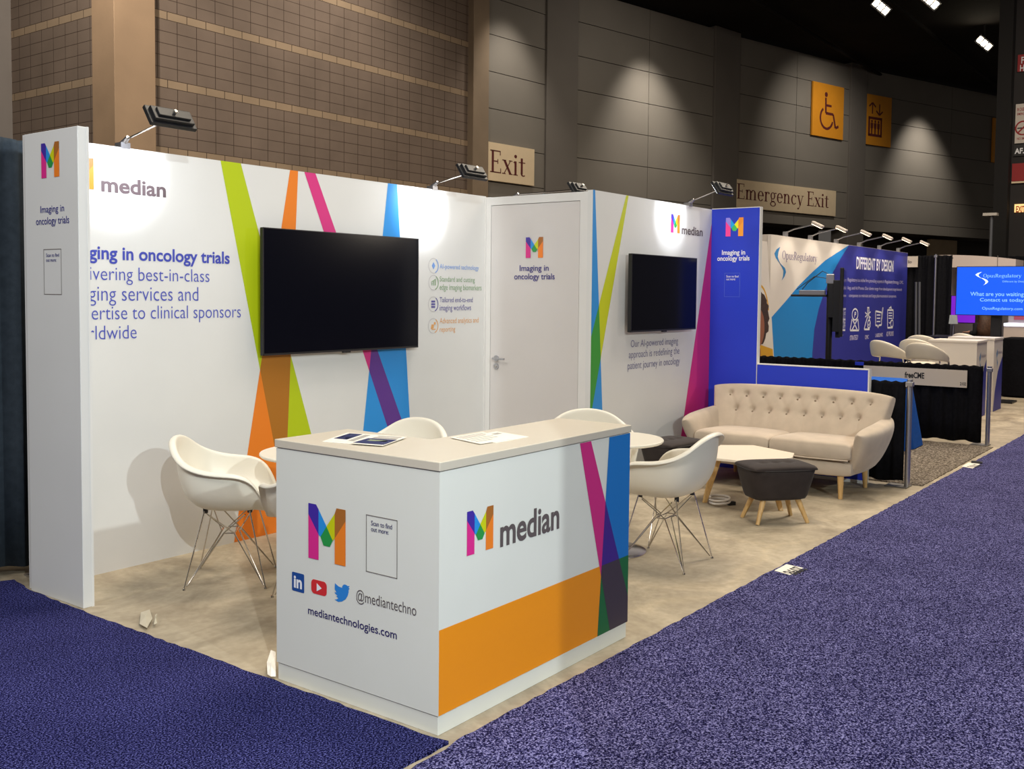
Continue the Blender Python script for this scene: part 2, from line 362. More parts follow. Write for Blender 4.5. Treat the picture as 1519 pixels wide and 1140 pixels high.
def blockwork(axis):
    m = M('concrete_blockwork_'+axis, (116,100,86), .85, spec=.2); nt, N, L = nodes(m); b = N['Principled BSDF']
    tc = N.new('ShaderNodeTexCoord'); sx = N.new('ShaderNodeSeparateXYZ'); L.new(tc.outputs['Object'], sx.inputs[0])
    def ma(op, a, b_, c=None):
        n = N.new('ShaderNodeMath'); n.operation = op
        for i, q in enumerate((a, b_)+((c,) if c is not None else ())):
            if isinstance(q, (int, float)): n.inputs[i].default_value = q
            else: L.new(q, n.inputs[i])
        return n.outputs[0]
    z = sx.outputs['Z']; uu = sx.outputs[axis]
    s = ma('FLOORED_MODULO', ma('SUBTRACT', 6.52, z), 1.172)
    lightm = ma('LESS_THAN', s, .142)
    rp = ma('FLOORED_MODULO', ma('SUBTRACT', s, .142), .206)
    jh = ma('MAXIMUM', ma('LESS_THAN', rp, .011), ma('LESS_THAN', s, .011))
    jv = ma('LESS_THAN', ma('FLOORED_MODULO', ma('ADD', uu, ma('MULTIPLY', lightm, .2)), .4), .013)
    j = ma('MAXIMUM', jh, jv)
    n = N.new('ShaderNodeTexNoise'); n.inputs['Scale'].default_value = 1.3; n.inputs['Detail'].default_value = 7; L.new(tc.outputs['Object'], n.inputs['Vector'])
    def mix(f, A, B, bt='MIX'):
        x = N.new('ShaderNodeMix'); x.data_type = 'RGBA'; x.blend_type = bt
        for k, q in (('Factor', f), ('A', A), ('B', B)):
            if isinstance(q, tuple): x.inputs[k].default_value = q
            elif isinstance(q, (int, float)): x.inputs[k].default_value = q
            else: L.new(q, x.inputs[k])
        return x.outputs['Result']
    c = mix(lightm, srgb(114,99,88), srgb(146,126,104))
    c = mix(j, c, srgb(66,52,44))
    r = N.new('ShaderNodeValToRGB'); r.color_ramp.elements[0].position = .3; r.color_ramp.elements[1].position = .7
    r.color_ramp.elements[0].color = (.86,.86,.86,1); r.color_ramp.elements[1].color = (1.06,1.06,1.06,1); L.new(n.outputs['Fac'], r.inputs['Fac'])
    L.new(mix(1.0, c, r.outputs['Color'], 'MULTIPLY'), b.inputs['Base Color'])
    bp = N.new('ShaderNodeBump'); bp.inputs['Strength'].default_value = .4; bp.inputs['Distance'].default_value = .01; bp.invert = True
    L.new(j, bp.inputs['Height']); L.new(bp.outputs['Normal'], b.inputs['Normal'])
    return m
def wood(name, a, b_):
    m = M(name, a, .45); nt, N, L = nodes(m); b = N['Principled BSDF']
    tc = N.new('ShaderNodeTexCoord'); mp = N.new('ShaderNodeMapping'); mp.inputs['Scale'].default_value = (60,60,5); L.new(tc.outputs['Object'], mp.inputs[0])
    n = N.new('ShaderNodeTexNoise'); n.inputs['Scale'].default_value = 1; n.inputs['Detail'].default_value = 4; L.new(mp.outputs[0], n.inputs['Vector'])
    r = N.new('ShaderNodeValToRGB'); r.color_ramp.elements[0].color = srgb(*a); r.color_ramp.elements[1].color = srgb(*b_); r.color_ramp.elements[0].position = .35; r.color_ramp.elements[1].position = .65
    L.new(n.outputs['Fac'], r.inputs['Fac']); L.new(r.outputs['Color'], b.inputs['Base Color'])
    return m
beech = wood('beech_wood', (196,156,98), (216,178,120))

# ------------------------------------------------------------------ hall shell
MB().box((-16,-14,-.2),(46,18,0), concrete()).build('floor')['kind'] = 'structure'
ceilm = M('black_ceiling_paint', (26,23,22), .95, noise=.3, nscale=.6, spec=.1)
mb = MB().box((-4,-8,9.9),(46,18,10.1), ceilm)
structure(mb.build('ceiling'))
mb = MB()
for i in range(5): mb.tube([(0,-3+i*3,9.72),(46,-3+i*3,9.72)], .06, ceilm)
structure(mb.build('trim_ceiling_pipes', smooth=True))
structure(MB().box((7.0,13.1,0),(16.65,13.4,9.9), blockwork('X')).build('wall_back'))
structure(MB().box((6.9,13.4,0),(7.2,17.4,9.9), blockwork('Y')).build('wall_left'))
pilm = M('pilaster_render', (150,124,98), .8, noise=.10, nscale=1.4, bump=.1, bscale=30, detail=8)
structure(MB().box((6.7,12.95,0),(7.47,13.62,9.9), pilm).build('trim_1', bevel=.01))
structure(MB().box((16.06,12.93,0),(16.66,13.2,9.9), M('pilaster_render_grey', (134,116,96), .8, noise=.12, nscale=1.2, detail=8)).build('trim_2', bevel=.01))
structure(MB().box((6.45,16.7,0),(7.1,17.4,9.9), M('pilaster_grey', (112,104,98), .8, noise=.05, nscale=2)).build('trim_3'))
panelm = M('grey_wall_panel', (124,118,110), .75, noise=.06, nscale=.7, detail=6)
recess = M('dark_recess', (44,38,34), .9, noise=.2, nscale=1.2)
pilg = M('grey_pilaster', (112,106,100), .8, noise=.06, nscale=.8)
def panel_wall(name, A, B, top=9.8, z0=4.06, seams=(.5,)):
    A = Vector((*A,0)); B = Vector((*B,0)); d = (B-A).normalized(); n = Vector((d.y,-d.x,0)); Lg = (B-A).length
    mb = MB(); zs = [z0, 4.44]+[5.34+.9*k for k in range(-0,5)]+[top]
    us = [0]+[Lg*s for s in seams]+[Lg]
    for z, z2 in zip(zs, zs[1:]):
        for u, u2 in zip(us, us[1:]):
            c = A+d*((u+u2)/2)-n*.05+Vector((0,0,(z+z2)/2))
            mb.obox(c, d*((u2-u)/2-.009), n*.05, Vector((0,0,(z2-z)/2-.009)), panelm)
    mb.obox((A+B)/2-n*.10+Vector((0,0,(z0+top)/2)), d*Lg/2, n*.04, Vector((0,0,(top-z0)/2)), gapdark)
    mb.obox((A+B)/2-n*1.2+Vector((0,0,z0/2)), d*Lg/2, n*.05, Vector((0,0,z0/2)), recess)
    mb.obox((A+B)/2-n*.65+Vector((0,0,z0+.05)), d*Lg/2, n*.6, Vector((0,0,.05)), recess)
    structure(mb.build(name)); return Plane(A, d, n)
gapdark = M('panel_joint', (58,54,50), .9)
PA = panel_wall('wall_panelled_1', (16.66,13.1), (19.05,12.87), seams=())
PB = panel_wall('wall_panelled_2', (19.9,12.55), (25.65,11.3))
PC = panel_wall('wall_panelled_3', (26.95,11.1), (32.8,9.5))
PD = panel_wall('wall_panelled_4', (33.7,9.26), (43.5,5.7))
def pil(name, A, B, top):
    A = Vector((*A,0)); B = Vector((*B,0)); d = (B-A).normalized(); n = Vector((d.y,-d.x,0))
    c = (A+B)/2-n*.23
    structure(MB().obox(c+Vector((0,0,top/2)), d*(B-A).length/2, n*.35, Vector((0,0,top/2)), pilg).build(name, bevel=.01))
pil('trim_4', (18.98,12.92), (19.93,12.57), 9.8)
pil('trim_5', (25.68,11.35), (26.98,11.13), 9.88)
pil('trim_6', (32.78,9.55), (33.68,9.28), 9.88)
structure(MB().box((23.0,-.6,0),(24.5,2.42,9.9), M('column_dark_paint', (40,36,36), .8, noise=.1, nscale=1)).build('trim_7'))
structure(MB().box((22.7,2.40,0),(24.5,2.70,9.9), M('column_black_paint', (20,18,18), .85)).build('trim_8'))
structure(MB().box((38.2,7.72,0),(39.9,7.90,3.95), M('tan_block', (140,122,98), .85, noise=.1, nscale=3), Matrix.Rotation(-.35,3,'Z'), Vector((39,7.8,0))).build('trim_9'))

# signs on the hall walls
cream = M('cream_sign_board', (230,208,174), .6, noise=.03, nscale=4); maroon = M('maroon_print', (96,34,34), .6)
amber = M('amber_sign_board', (222,146,30), .6, noise=.03, nscale=4); red = M('red_sign', (150,24,28), .6)
def sign_board(name, label, pl, u0, z0, u1, z1, mat, depth=.06):
    t = thing(name, label, 'sign', pl.at((u0+u1)/2, z0, 0))
    mb = MB(); mb.obox(pl.at((u0+u1)/2,(z0+z1)/2,depth/2+.03), pl.u*(u1-u0)/2, pl.n*depth/2, Vector((0,0,(z1-z0)/2)), mat); mb.build('board', t)
    return t
PAf = Plane(PA.o+PA.n*.091, PA.u, PA.n)
u1, zt = PA.px(789,222); zb = PA.px(789,276)[1]
t = sign_board('exit_sign', 'cream wall sign ending in the word Exit in maroon serif letters', PA, -.05, zb, u1, zt, cream)
mb = MB(); write(mb, PAf, 'Exit', (727,256.5), (779,260.5), 223, maroon, ser=True); mb.build('lettering', t)
PCf = Plane(PC.o+PC.n*.091, PC.u, PC.n)
a = PC.px(1087,266); b = PC.px(1237,283.5); zb = PC.px(1237,321)[1]
t = sign_board('exit_sign', 'long cream wall sign reading Emergency Exit in full above the blue wing panel', PC, a[0]-.1, zb, b[0], b[1], cream)
mb = MB(); write(mb, PCf, 'Emergency Exit', (1093,295), (1229,307.5), 272, maroon, ser=True); mb.build('lettering', t)
a = PC.px(1203,128); b = PC.px(1249,131); zb = PC.px(1246,208)[1]
t = sign_board('accessibility_sign', 'amber square wall sign showing a maroon wheelchair symbol', PC, a[0], zb, b[0], b[1], amber)
mb = MB(); u0, uw, h = a[0], b[0]-a[0], b[1]-zb
P = lambda x, y: (u0+x*uw, zb+y*h)
flat(mb,PCf,disc2d(*P(.42,.80),.085),maroon)
line2d(mb,PCf,[P(.41,.74),P(.42,.45),P(.66,.45),P(.74,.20),P(.84,.24)],.09,maroon,.0015)
line2d(mb,PCf,[P(.41,.60),P(.60,.60)],.08,maroon,.0012)
ring2d(mb,PCf,*P(.45,.36),.40,.085,maroon,.001,125,345)
mb.build('symbol', t)
PDf = Plane(PD.o+PD.n*.091, PD.u, PD.n)
a = PD.px(1288,142); b = PD.px(1320,146); zb = PD.px(1318,219)[1]
t = sign_board('lift_sign', 'amber square wall sign showing a maroon lift with up and down arrows', PD, a[0]-.45, zb, b[0], b[1], amber)
mb = MB(); u0 = a[0]-.1; uw, h = b[0]-u0, b[1]-zb
P = lambda x, y: (u0+x*uw, zb+y*h)
for x, dn in ((.18,0),(.48,1)):
    line2d(mb,PDf,[P(x,.62),P(x,.83)],.06,maroon)
    yy, s_ = (.62,-1) if dn else (.83,1)
    line2d(mb,PDf,[P(x-.14,yy-.07*s_),P(x,yy+.01*s_),P(x+.14,yy-.07*s_)],.06,maroon,.0015)
(x0,y0),(x1,y1) = P(.02,.17),P(.60,.56)
frame2d(mb,PDf,x0,y0,x1,y1,.09,maroon)
for x in (.17,.31,.45):
    flat(mb,PDf,disc2d(*P(x,.47),.05),maroon); flat(mb,PDf,[P(x-.05,.33),P(x+.05,.33),P(x+.055,.44),P(x-.055,.44)],maroon); flat(mb,PDf,[P(x-.025,.22),P(x+.025,.22),P(x+.03,.34),P(x-.03,.34)],maroon,.0015)
mb.build('symbol', t)
a = PD.px(1471,175); zt, zb = a[1], PD.px(1471,241)[1]
t = sign_board('amber_sign', 'amber wall sign with a maroon mark, half hidden behind the dark column', PD, a[0], zb, a[0]+1.35, zt, amber)
mb = MB(); ring2d(mb, PDf, a[0]+.52, zb+.55, .30, .12, maroon, rz=.24); mb.build('symbol', t)

# signs on the dark column
PK = Plane((23.0,0,0),(0,-1,0),(-1,0,0)); PKf = Plane((22.96,0,0),(0,-1,0),(-1,0,0))
def col_sign(name, label, x, y0, y1, wd, mat, lines=(), emis=None):
    a = PK.px(x,y0); zb = PK.px(x,y1)[1]
    t = thing(name, label, 'sign', PK.at(a[0]+wd/2, zb, .03))
    MB().obox(PK.at(a[0]+wd/2,(a[1]+zb)/2,.02), PK.u*wd/2, PK.n*.02, Vector((0,0,(a[1]-zb)/2)), mat).build('board', t)
    mb = MB()
    for txt, l, r, top, m, bo in lines: write(mb, PKf, txt, l, r, top, m, bo)
    if lines: mb.build('lettering', t)
    return t
col_sign('fire_hose_sign', 'red sign with white capitals highest on the dark column', 1510.5, 82, 107, .8, red, [('F',(1515,93.5),(1519,94),84,white_txt,.02),('H',(1513,105),(1519,105.5),96,white_txt,.02)])
t = col_sign('no_smoking_sign', 'white no smoking notice on the dark column', 1507.5, 155, 213, .75, M('white_notice',(206,196,186),.6), [('IN CASE',(1509,164),(1519.5,165),159,red,.02),('EMERG',(1509,170),(1519.5,171),166.5,red,.02),('NO SM',(1508.5,206.5),(1519.5,207.5),203,red,.02)])
mb = MB(); u, z = PK.px(1518,190); ring2d(mb,PKf,u,z,.17,.035,red); line2d(mb,PKf,[(u-.1,z-.1),(u+.1,z+.1)],.035,red,.003); line2d(mb,PKf,[(u-.12,z),(u+.12,z)],.03,black_txt,.001); mb.build('symbol', t)
col_sign('cabinet_label', 'small black label with white letters AF under the no smoking notice', 1504, 215, 232, .8, M('black_label',(24,22,22),.6), [('AF.',(1505,227),(1519,228),219,white_txt,.03)])
t = col_sign('hose_cabinet', 'red box with a pale lower edge fixed to the dark column', 1502, 243, 269, .9, red)
u, z = PK.px(1501,271); MB().obox(PK.at(u+.45,z,.03), PK.u*.45, PK.n*.03, Vector((0,0,.02)), cream).build('sill', t)
col_sign('lit_exit_sign', 'small glowing EXIT sign on the dark column', 1505.5, 303, 315, .6, M('lit_exit_face',(250,220,170),.5,emit=(255,196,120),estr=1.0), [('EXIT',(1507,314),(1521,314.5),305,M('exit_orange',(190,70,10),.6),.03)])

# ceiling lamps
def ceiling_lamp(px, py, label):
    p = onZ(px, py, 9.35)
    t = thing('ceiling_floodlight', label, 'ceiling lamp', p, group=None)
    q = Vector(CAM)-p; q.z = -6; q.normalize(); s_ = q.orthogonal().normalized(); r_ = q.cross(s_)
    MB().obox(p-q*.13, s_*.26, r_*.13, q*.10, black).build('housing', t)
    mb = MB()
    lm = M('lamp_glow',(255,240,210),.5,emit=(255,238,205),estr=40)
    for k in (-1,0,1): mb.obox(p+s_*.165*k-q*.02, s_*.06, r_*.085, q*.015, lm)
    mb.build('bulb', t)
    MB().tube([p-q*.15,(p.x,p.y,9.9)], .03, black).build('hanger', t)
ceiling_lamp(1307,10,'lit hall floodlight hanging below the black ceiling, left of three')
ceiling_lamp(1380,1,'lit hall floodlight at the very top edge, middle of three')
ceiling_lamp(1460,64,'lit hall floodlight hanging lowest, beside the dark column')

# unseen housing and flap added behind the camera to cast the counter's shade edge
t = thing('added_shade_rig', 'added black housing and flap, unseen behind the viewer, shading part of the counter front', 'light blocker', (-2.6,-3.0,3.55))
d_ = Vector((math.cos(math.radians(41.3)),math.sin(math.radians(41.3)),0)); r_ = Vector((d_.y,-d_.x,0)); L0 = Vector((-2.6,-3.0,3.55))
MB().obox(L0-d_*.30, d_*.2, r_*.2, Vector((0,0,.18)), black).build('housing', t)
MB().obox(L0+d_*.6+r_*.3+Vector((0,0,-.35)), d_*.005, r_*.3, Vector((0,0,.65)), black).build('shade_flap', t)
MB().tube([L0-d_*.3, L0+d_*.6+r_*.3+Vector((0,0,.2))], .02, black).build('arm', t)
MB().tube([L0-d_*.3+Vector((0,0,.15)), (L0.x-d_.x*.3,L0.y-d_.y*.3,9.9)], .02, black).build('hanger', t)

# ------------------------------------------------------------------ carpets
def ragged(pts, step=.05, amp=.006):
    out = []
    for i in range(len(pts)):
        a = Vector(pts[i]); b = Vector(pts[(i+1)%len(pts)]); L_ = (b-a).length; n = max(1,min(400,int(L_/step)))
        d = (b-a)/n; nn = Vector((-d.y,d.x)).normalized()
        for k in range(n):
            p = a+d*k+(nn*random.uniform(-amp,amp) if k else Vector((0,0))); out.append((p.x,p.y))
    return out
c1 = carpet('aisle_carpet_pile', (12,11,40), (45,43,98), (152,150,202), 135)
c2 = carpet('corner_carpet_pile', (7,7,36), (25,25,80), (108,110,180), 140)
o = MB().prism(ragged([(-8,-7),(40,-7),(40,-.20),(9.5,-.145),(0,-.088),(-.08,-.106),(-8,-.106)]), 0, .012, c1).build('carpet')
props(o, 'long lavender blue carpet running down the aisle on the right', 'carpet')
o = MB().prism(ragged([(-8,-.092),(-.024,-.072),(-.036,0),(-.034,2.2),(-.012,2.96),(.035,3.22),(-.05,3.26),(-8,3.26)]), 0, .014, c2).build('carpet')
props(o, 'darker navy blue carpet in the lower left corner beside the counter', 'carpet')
o = MB().prism(ragged([(6.42,-.07),(9.34,-.07),(9.34,2.95),(6.42,2.95)]), 0, .008, carpet('grey_carpet_pile', (70,62,54), (118,108,96), (168,158,144), 60)).build('carpet')
props(o, 'speckled grey carpet of the empty booth behind the sofa', 'carpet')

# ------------------------------------------------------------------ booth walls
W1 = 2.992; P1 = Plane((0,W1,0),(1,0,0),(0,-1,0))
P2 = Plane((0,1.9035,0),(1,0,0),(0,-1,0))
PDR = Plane((4.038,0,0),(0,-1,0),(-1,0,0))
PWL = Plane((.0118,0,0),(0,-1,0),(-1,0,0))
PWR = Plane((6.2,0,0),(0,-1,0),(-1,0,0))
def qr_frame(mb, pl, TL, TR, BL, txtmat, fmat, lines):
    a = pl.px(*TL); b = pl.px(*TR); c = pl.px(*BL)
    frame2d(mb, pl, a[0], c[1], b[0], (a[1]+b[1])/2, .003, fmat)
    for l in lines: write(mb, pl, *l, txtmat, .004)

# left wing
t = thing('wing_panel', 'tall narrow white wing panel at the left end, beside the dark curtain', 'exhibition wall', (.04,2.72,0))
MB().box((.0118,2.46,0),(.071,2.990,2.497), wallw).build('panel', t, bevel=.003)
MB().box((.06,2.458,0),(.0725,2.4605,2.498), profile).build('edge_profile', t)
mb = MB(); logo(mb, PWL, (62,264.5), (88.5,261.5), 213); mb.build('logo', t)
texts(t,PWL,[('Imaging in',(60.5,315),(95.5,313.5),305,navy_txt,.004),
    ('oncology trials',(54,334),(103,330),323.5,navy_txt,.004)],'lettering')
mb = MB(); qr_frame(mb,PWL,(65,370),(91,368),(67,436.5),navy_txt,gap,[('Scan to find',(69,381.5),(88,379.5),376.5),('out more:',(69,388.5),(84,387),384.5)]); mb.build('caption_frame', t)

# back wall with big TV
t = thing('exhibition_wall', 'long white back wall with lime, orange, pink and blue stripes behind the big television', 'exhibition wall', (2,3.02,0))
mb = MB()
for x0, x1 in ((.03,4.036),): mb.box((x0,W1,0),(x1,W1+.05,2.5), wallw)
mb.build('panel', t)
MB().box((4.020,W1-.006,0),(4.036,W1-.0005,2.495), profile).build('edge_profile', t)
lime = strip(P1,(327,238),(403,640),(357,242),(461,641),0.001,2.5); orange = strip(P1,(430,253),(367,672),(442,255),(431,530),0.001,2.5)
pink = strip(P1,(451.8,256.3),(577,640),(468,257.5),(597,626),0.001,2.5); bl = strip(P1,(575,275),(538.6,639),(589,275.6),(608,624),0.001,2.5)
mb = MB()
flat(mb,P1,lime,M('wall_lime',(178,196,8),.5),.001); flat(mb,P1,orange,M('wall_orange',(232,126,28),.5),.0012); flat(mb,P1,pink,M('wall_pink',(214,48,130),.5),.001); flat(mb,P1,bl,M('wall_blue',(36,142,220),.5),.0012)
flat(mb,P1,clip(orange,lime),M('wall_brown',(170,108,26),.5),.0016); flat(mb,P1,clip(bl,pink),M('wall_purple',(92,48,140),.5),.0016)
mb.build('stripe_graphic', t)
mb = MB(); a = P1.px(139,281); zt = P1.px(139,235)[1]
for n, p in LOGO: flat(mb,P1,[(a[0]-(1-x)*.185, a[1]+y*(zt-a[1])) for x,y in p], ink(n), .002)
mb.build('logo', t)
boldblue = M('bold_blue_lettering',(64,74,176),.5)
texts(t,P1,[('median',(150,283.5),(246,291.5),261,M('warm_grey_lettering',(98,84,90),.5),.028),
    ('Imaging in oncology trials',(93.5,380.2),(340.5,392),360,boldblue,.022),
    ('Delivering best-in-class',(96,413.7),(310.5,418.5),393,blue_txt,-.008),
    ('imaging services and',(94.5,446.9),(294,445),424,blue_txt,-.008),
    ('expertise to clinical sponsors',(98.5,474),(357,471),453,blue_txt,-.008),
    ('worldwide',(97.5,505),(202.5,501.5),484,blue_txt,-.008)],'lettering')
cb = M('feature_blue',(120,160,226),.5); cg = M('feature_green',(136,168,128),.5); cn = M('feature_indigo',(98,92,160),.5); co = M('feature_orange',(226,168,104),.5)
texts(t,P1,[('AI-powered technology',(652,398),(710,400.5),391,cb),
    ('Standard and cutting',(652,417),(704,418.5),409.5,cg),
    ('edge imaging biomarkers',(652,429.5),(714,430.5),421,cg),
    ('Tailored end-to-end',(652,448),(701,448),440.5,cn),
    ('imaging workflows',(652,460.5),(698.5,459.5),452,cn),
    ('Advanced analytics and',(652,479.5),(709.5,478),471.5,co),
    ('reporting',(652,492),(675,491),485,co)],'feature_list')
for (x,y), c in zip([(643,394),(643,419),(642.5,451),(642.5,483)],[cb,cg,cn,co]):
    mb = MB(); u, z = P1.px(x,y); ring2d(mb,P1,u,z,.062,.004,M('icon_ring_grey',(186,182,186),.5)); ring2d(mb,P1,u,z,.062,.008,c,.0025,-70,60,12)
    if c is cb: flat(mb,P1,[(u-.022,z),(u,z-.03),(u+.022,z),(u,z+.03)],c)
    elif c is cg:
        for k in range(3): line2d(mb,P1,[(u-.02+.02*k,z-.022),(u-.02+.02*k,z+.0+.012*k)],.01,c,.002+.0003*k)
        line2d(mb,P1,[(u-.03,z+.004),(u+.025,z+.03)],.006,c,.0032)
    elif c is cn:
        for k in (-1,0,1): flat(mb,P1,[(u-.024,z+.022*k-.008),(u+.024,z+.022*k-.008),(u+.024,z+.022*k+.008),(u-.024,z+.022*k+.008)],c)
    else:
        flat(mb,P1,[(u-.03,z-.025),(u+.005,z-.02),(u+.01,z+.01),(u-.02,z+.012)],c); flat(mb,P1,disc2d(u+.018,z+.02,.012),c,.0025); line2d(mb,P1,[(u-.02,z-.028),(u+.026,z-.028)],.008,c,.003)
    mb.build('feature_icon', t)

# storage closet front with the door
t = thing('closet_wall', 'white storage closet front with a closed door, between the two screens', 'exhibition wall', (4.06,2.45,0))
a, b = PDR.px(729,305), PDR.px(860,298)
y0, y1, dt = -a[0], -b[0], (a[1]+b[1])/2
mb = MB(); mb.box((4.038,1.953,0),(4.088,y1-.004,2.49), profile); mb.box((4.038,y0+.004,0),(4.088,2.990,2.49), profile); mb.box((4.038,y1-.004,dt+.004),(4.088,y0+.004,2.49), profile)
mb.build('door_frame', t)
MB().box((4.082,1.953,0),(4.092,2.985,2.47), gap).build('backing', t)
MB().box((4.092,2.992,0),(6.19,3.03,2.5), wallw).build('rear_panel', t)
d = MB().box((4.0405,y1,.01),(4.080,y0,dt), M('door_laminate',(212,208,206),.45,noise=.02,nscale=2)).build('door', t)
mb = MB(); logo(mb,PDR,(780,382.5),(805.5,382),352); mb.build('logo', d)
texts(d,PDR,[('Imaging in',(771,401.5),(814,401.5),393,navy_txt,.008),
    ('oncology trials',(763,414),(823,414),405.5,navy_txt,.008)],'lettering')
u, z = PDR.px(736.5,531); Yh = -u
mb = MB(); mb.tube([(4.04,Yh,z),(3.985,Yh,z),(3.975,Yh-.02,z),(3.975,Yh-.13,z)], .0095, alu, 10); mb.lathe((0,0,0),[(0,0)],alu) if False else None
mb.tube([(4.0403,Yh,z),(4.030,Yh,z)], .026, alu, 20); mb.build('handle', d, smooth=True)
mb = MB(); zk = PDR.px(736,543)[1]; mb.tube([(4.0403,Yh,zk),(4.028,Yh,zk)], .025, alu, 20); mb.tube([(4.03,Yh,zk),(4.022,Yh,zk)], .010, chrome, 14); mb.build('lock', d, smooth=True)

# second wall
t = thing('exhibition_wall', 'shorter white wall with blue, lime and pink stripes behind the small television', 'exhibition wall', (5.1,1.93,0))
MB().box((4.038,1.9035,0),(6.198,1.953,2.5), wallw).build('panel', t)
bl2 = [(4.0385,2.5),(4.0385,0.001)]+[strip(P2,(882.8,283.5),(893.5,609.5),(883,283.5),(893.6,609.5),0.001,2.5)[i] for i in (0,3)]
bl2 = [bl2[0],bl2[1],bl2[2],bl2[3]]
a_, b_ = P2.px(1050.8,348.7), P2.px(1010,645)
tt = (0.001-a_[1])/(b_[1]-a_[1]); pk = [(a_[0]+.12,a_[1]),(a_[0],a_[1]),(a_[0]+(b_[0]-a_[0])*tt,.001),(6.19,.001),(6.19,a_[1]-.2)]
pk = [(6.197,a_[1]+.12),(a_[0]+(b_[0]-a_[0])*tt,.001),(6.197,.001)]
lm2 = clip(strip(P2,(928.5,291),(878,494),(932,291.6),(891.6,527),.001,2.499), [(4.0385,0),(6.19,0),(6.19,2.5),(4.0385,2.5)])
mb = MB(); flat(mb,P2,bl2,M('wall_blue',(0,0,0)),.001); flat(mb,P2,lm2,M('wall_lime_dim',(196,204,10),.5),.0012); flat(mb,P2,clip(bl2,lm2),M('wall_green',(54,150,50),.5),.0016); flat(mb,P2,pk,M('wall_pink',(0,0,0)),.001)
mb.build('stripe_graphic', t)
mb = MB(); logo(mb,P2,(995,344.5),(1008,346),317); mb.build('logo', t)
mb = MB(); write(mb,P2,'median',(1011,346.5),(1042,350),334,grey_txt,.022); mb.build('wordmark', t)
lt = M('slate_blue_lettering',(112,110,150),.5)
texts(t,P2,[('Our AI-powered imaging',(935.5,514.5),(1005.5,510),504,lt,-.005),
    ('approach is redefining the',(932.5,531),(1007.5,524.5),520,lt,-.005),
    ('patient journey in oncology',(931,547),(1008,540),536,lt,-.005)],'lettering')

# right blue wing and low wall
t = thing('wing_panel', 'tall narrow royal blue wing panel behind the left end of the sofa', 'exhibition wall', (6.22,1.66,0))
MB().box((6.2,1.412,0),(6.25,1.953,2.505), royal).build('panel', t)
MB().box((6.197,1.406,0),(6.255,1.412,2.508), profile).build('edge_profile', t)
MB().box((6.199,1.412,2.501),(6.255,1.902,2.508), profile).build('top_profile', t)
bright = dict(pink=M('bright_pink',(255,70,160),.5),purple=M('bright_lilac',(150,140,236),.5),blue=M('bright_cyan',(10,170,240),.5),green=M('bright_green',(70,200,100),.5),lime=M('bright_yellow',(250,240,30),.5),brown=M('bright_amber',(244,150,50),.5),orange=M('bright_orange',(255,166,50),.5))
mb = MB(); logo(mb,PWR,(1076.5,351),(1102.5,349.5),323.5,cols=bright); mb.build('logo', t)
texts(t,PWR,[('Imaging in',(1071,378),(1105.5,377),371,white_txt,.02),
    ('oncology trials',(1064,386.5),(1112,386),379.5,white_txt,.02)],'lettering')
mb = MB(); qr_frame(mb,PWR,(1075,405),(1098,404.5),(1074,440),white_txt,M('pale_blue_line',(96,120,214),.5),[('Scan to find',(1077.5,411.5),(1095.5,411),408.3),('out more:',(1077.5,415.5),(1091,415.3),412.8)]); mb.build('caption_frame', t)
t = thing('low_wall', 'low royal blue wall with white edging behind the sofa back', 'exhibition wall', (6.22,.88,0))
MB().box((6.2,.362,.03),(6.25,1.404,1.02), royal).build('panel', t)
MB().box((6.197,.352,1.018),(6.255,1.404,1.028), profile).build('top_profile', t)
MB().box((6.195,.350,0),(6.257,.362,1.028), profile).build('edge_profile', t)
MB().box((6.203,.362,0),(6.25,1.404,.03), profile).build('base_profile', t)

# ------------------------------------------------------------------ televisions
def tv(name, label, pl, TL, TR, BL, thick, standoff, tilt=0):
    a, b, c = pl.px(*TL), pl.px(*TR), pl.px(*BL)
    u0, u1, z1, z0 = a[0], b[0], (a[1]+b[1])/2, c[1]
    base = pl.at((u0+u1)/2, z0, 0); t = thing(name, label, 'television', base)
    ctr = pl.at((u0+u1)/2,(z0+z1)/2,-thick/2); U = pl.u*(u1-u0)/2; V = Vector((0,0,(z1-z0)/2)); N_ = pl.n*thick/2
    MB().obox(ctr, U, N_, V, black).build('casing', t, bevel=.004)
    fr = MB(); frame2d(fr, Plane(pl.o,pl.u,pl.n), u0, z0, u1, z1, .006, M('dark_steel_bezel',(60,58,62),.35,metal=.6), .0015); fr.build('bezel', t)
    sm = MB(); flat(sm, pl, [(u0+.006,z0+.014),(u1-.006,z0+.014),(u1-.006,z1-.006),(u0+.006,z1-.006)], screenm, .0012); sm.build('screen', t)
    MB().obox(pl.at((u0+u1)/2,z0-.004,-.01), pl.u*.035, pl.n*.010, Vector((0,0,.006)), black).build('sensor', t)
    MB().obox(pl.at((u0+u1)/2,(z0+z1)/2,-thick-standoff/2), pl.u*.25, pl.n*standoff/2, Vector((0,0,.2)), black).build('mount', t)
tv('television', 'large switched-off black television on the long striped back wall', Plane((0,2.92,0),(1,0,0),(0,-1,0)), (390,337), (621,353.5), (390.5,527.5), .032, .037)
tv('television', 'smaller switched-off black television on the short wall above the purple slogan', Plane((0,1.82,0),(1,0,0),(0,-1,0)), (937.5,377), (1034,381.5), (930.5,493), .035, .045)

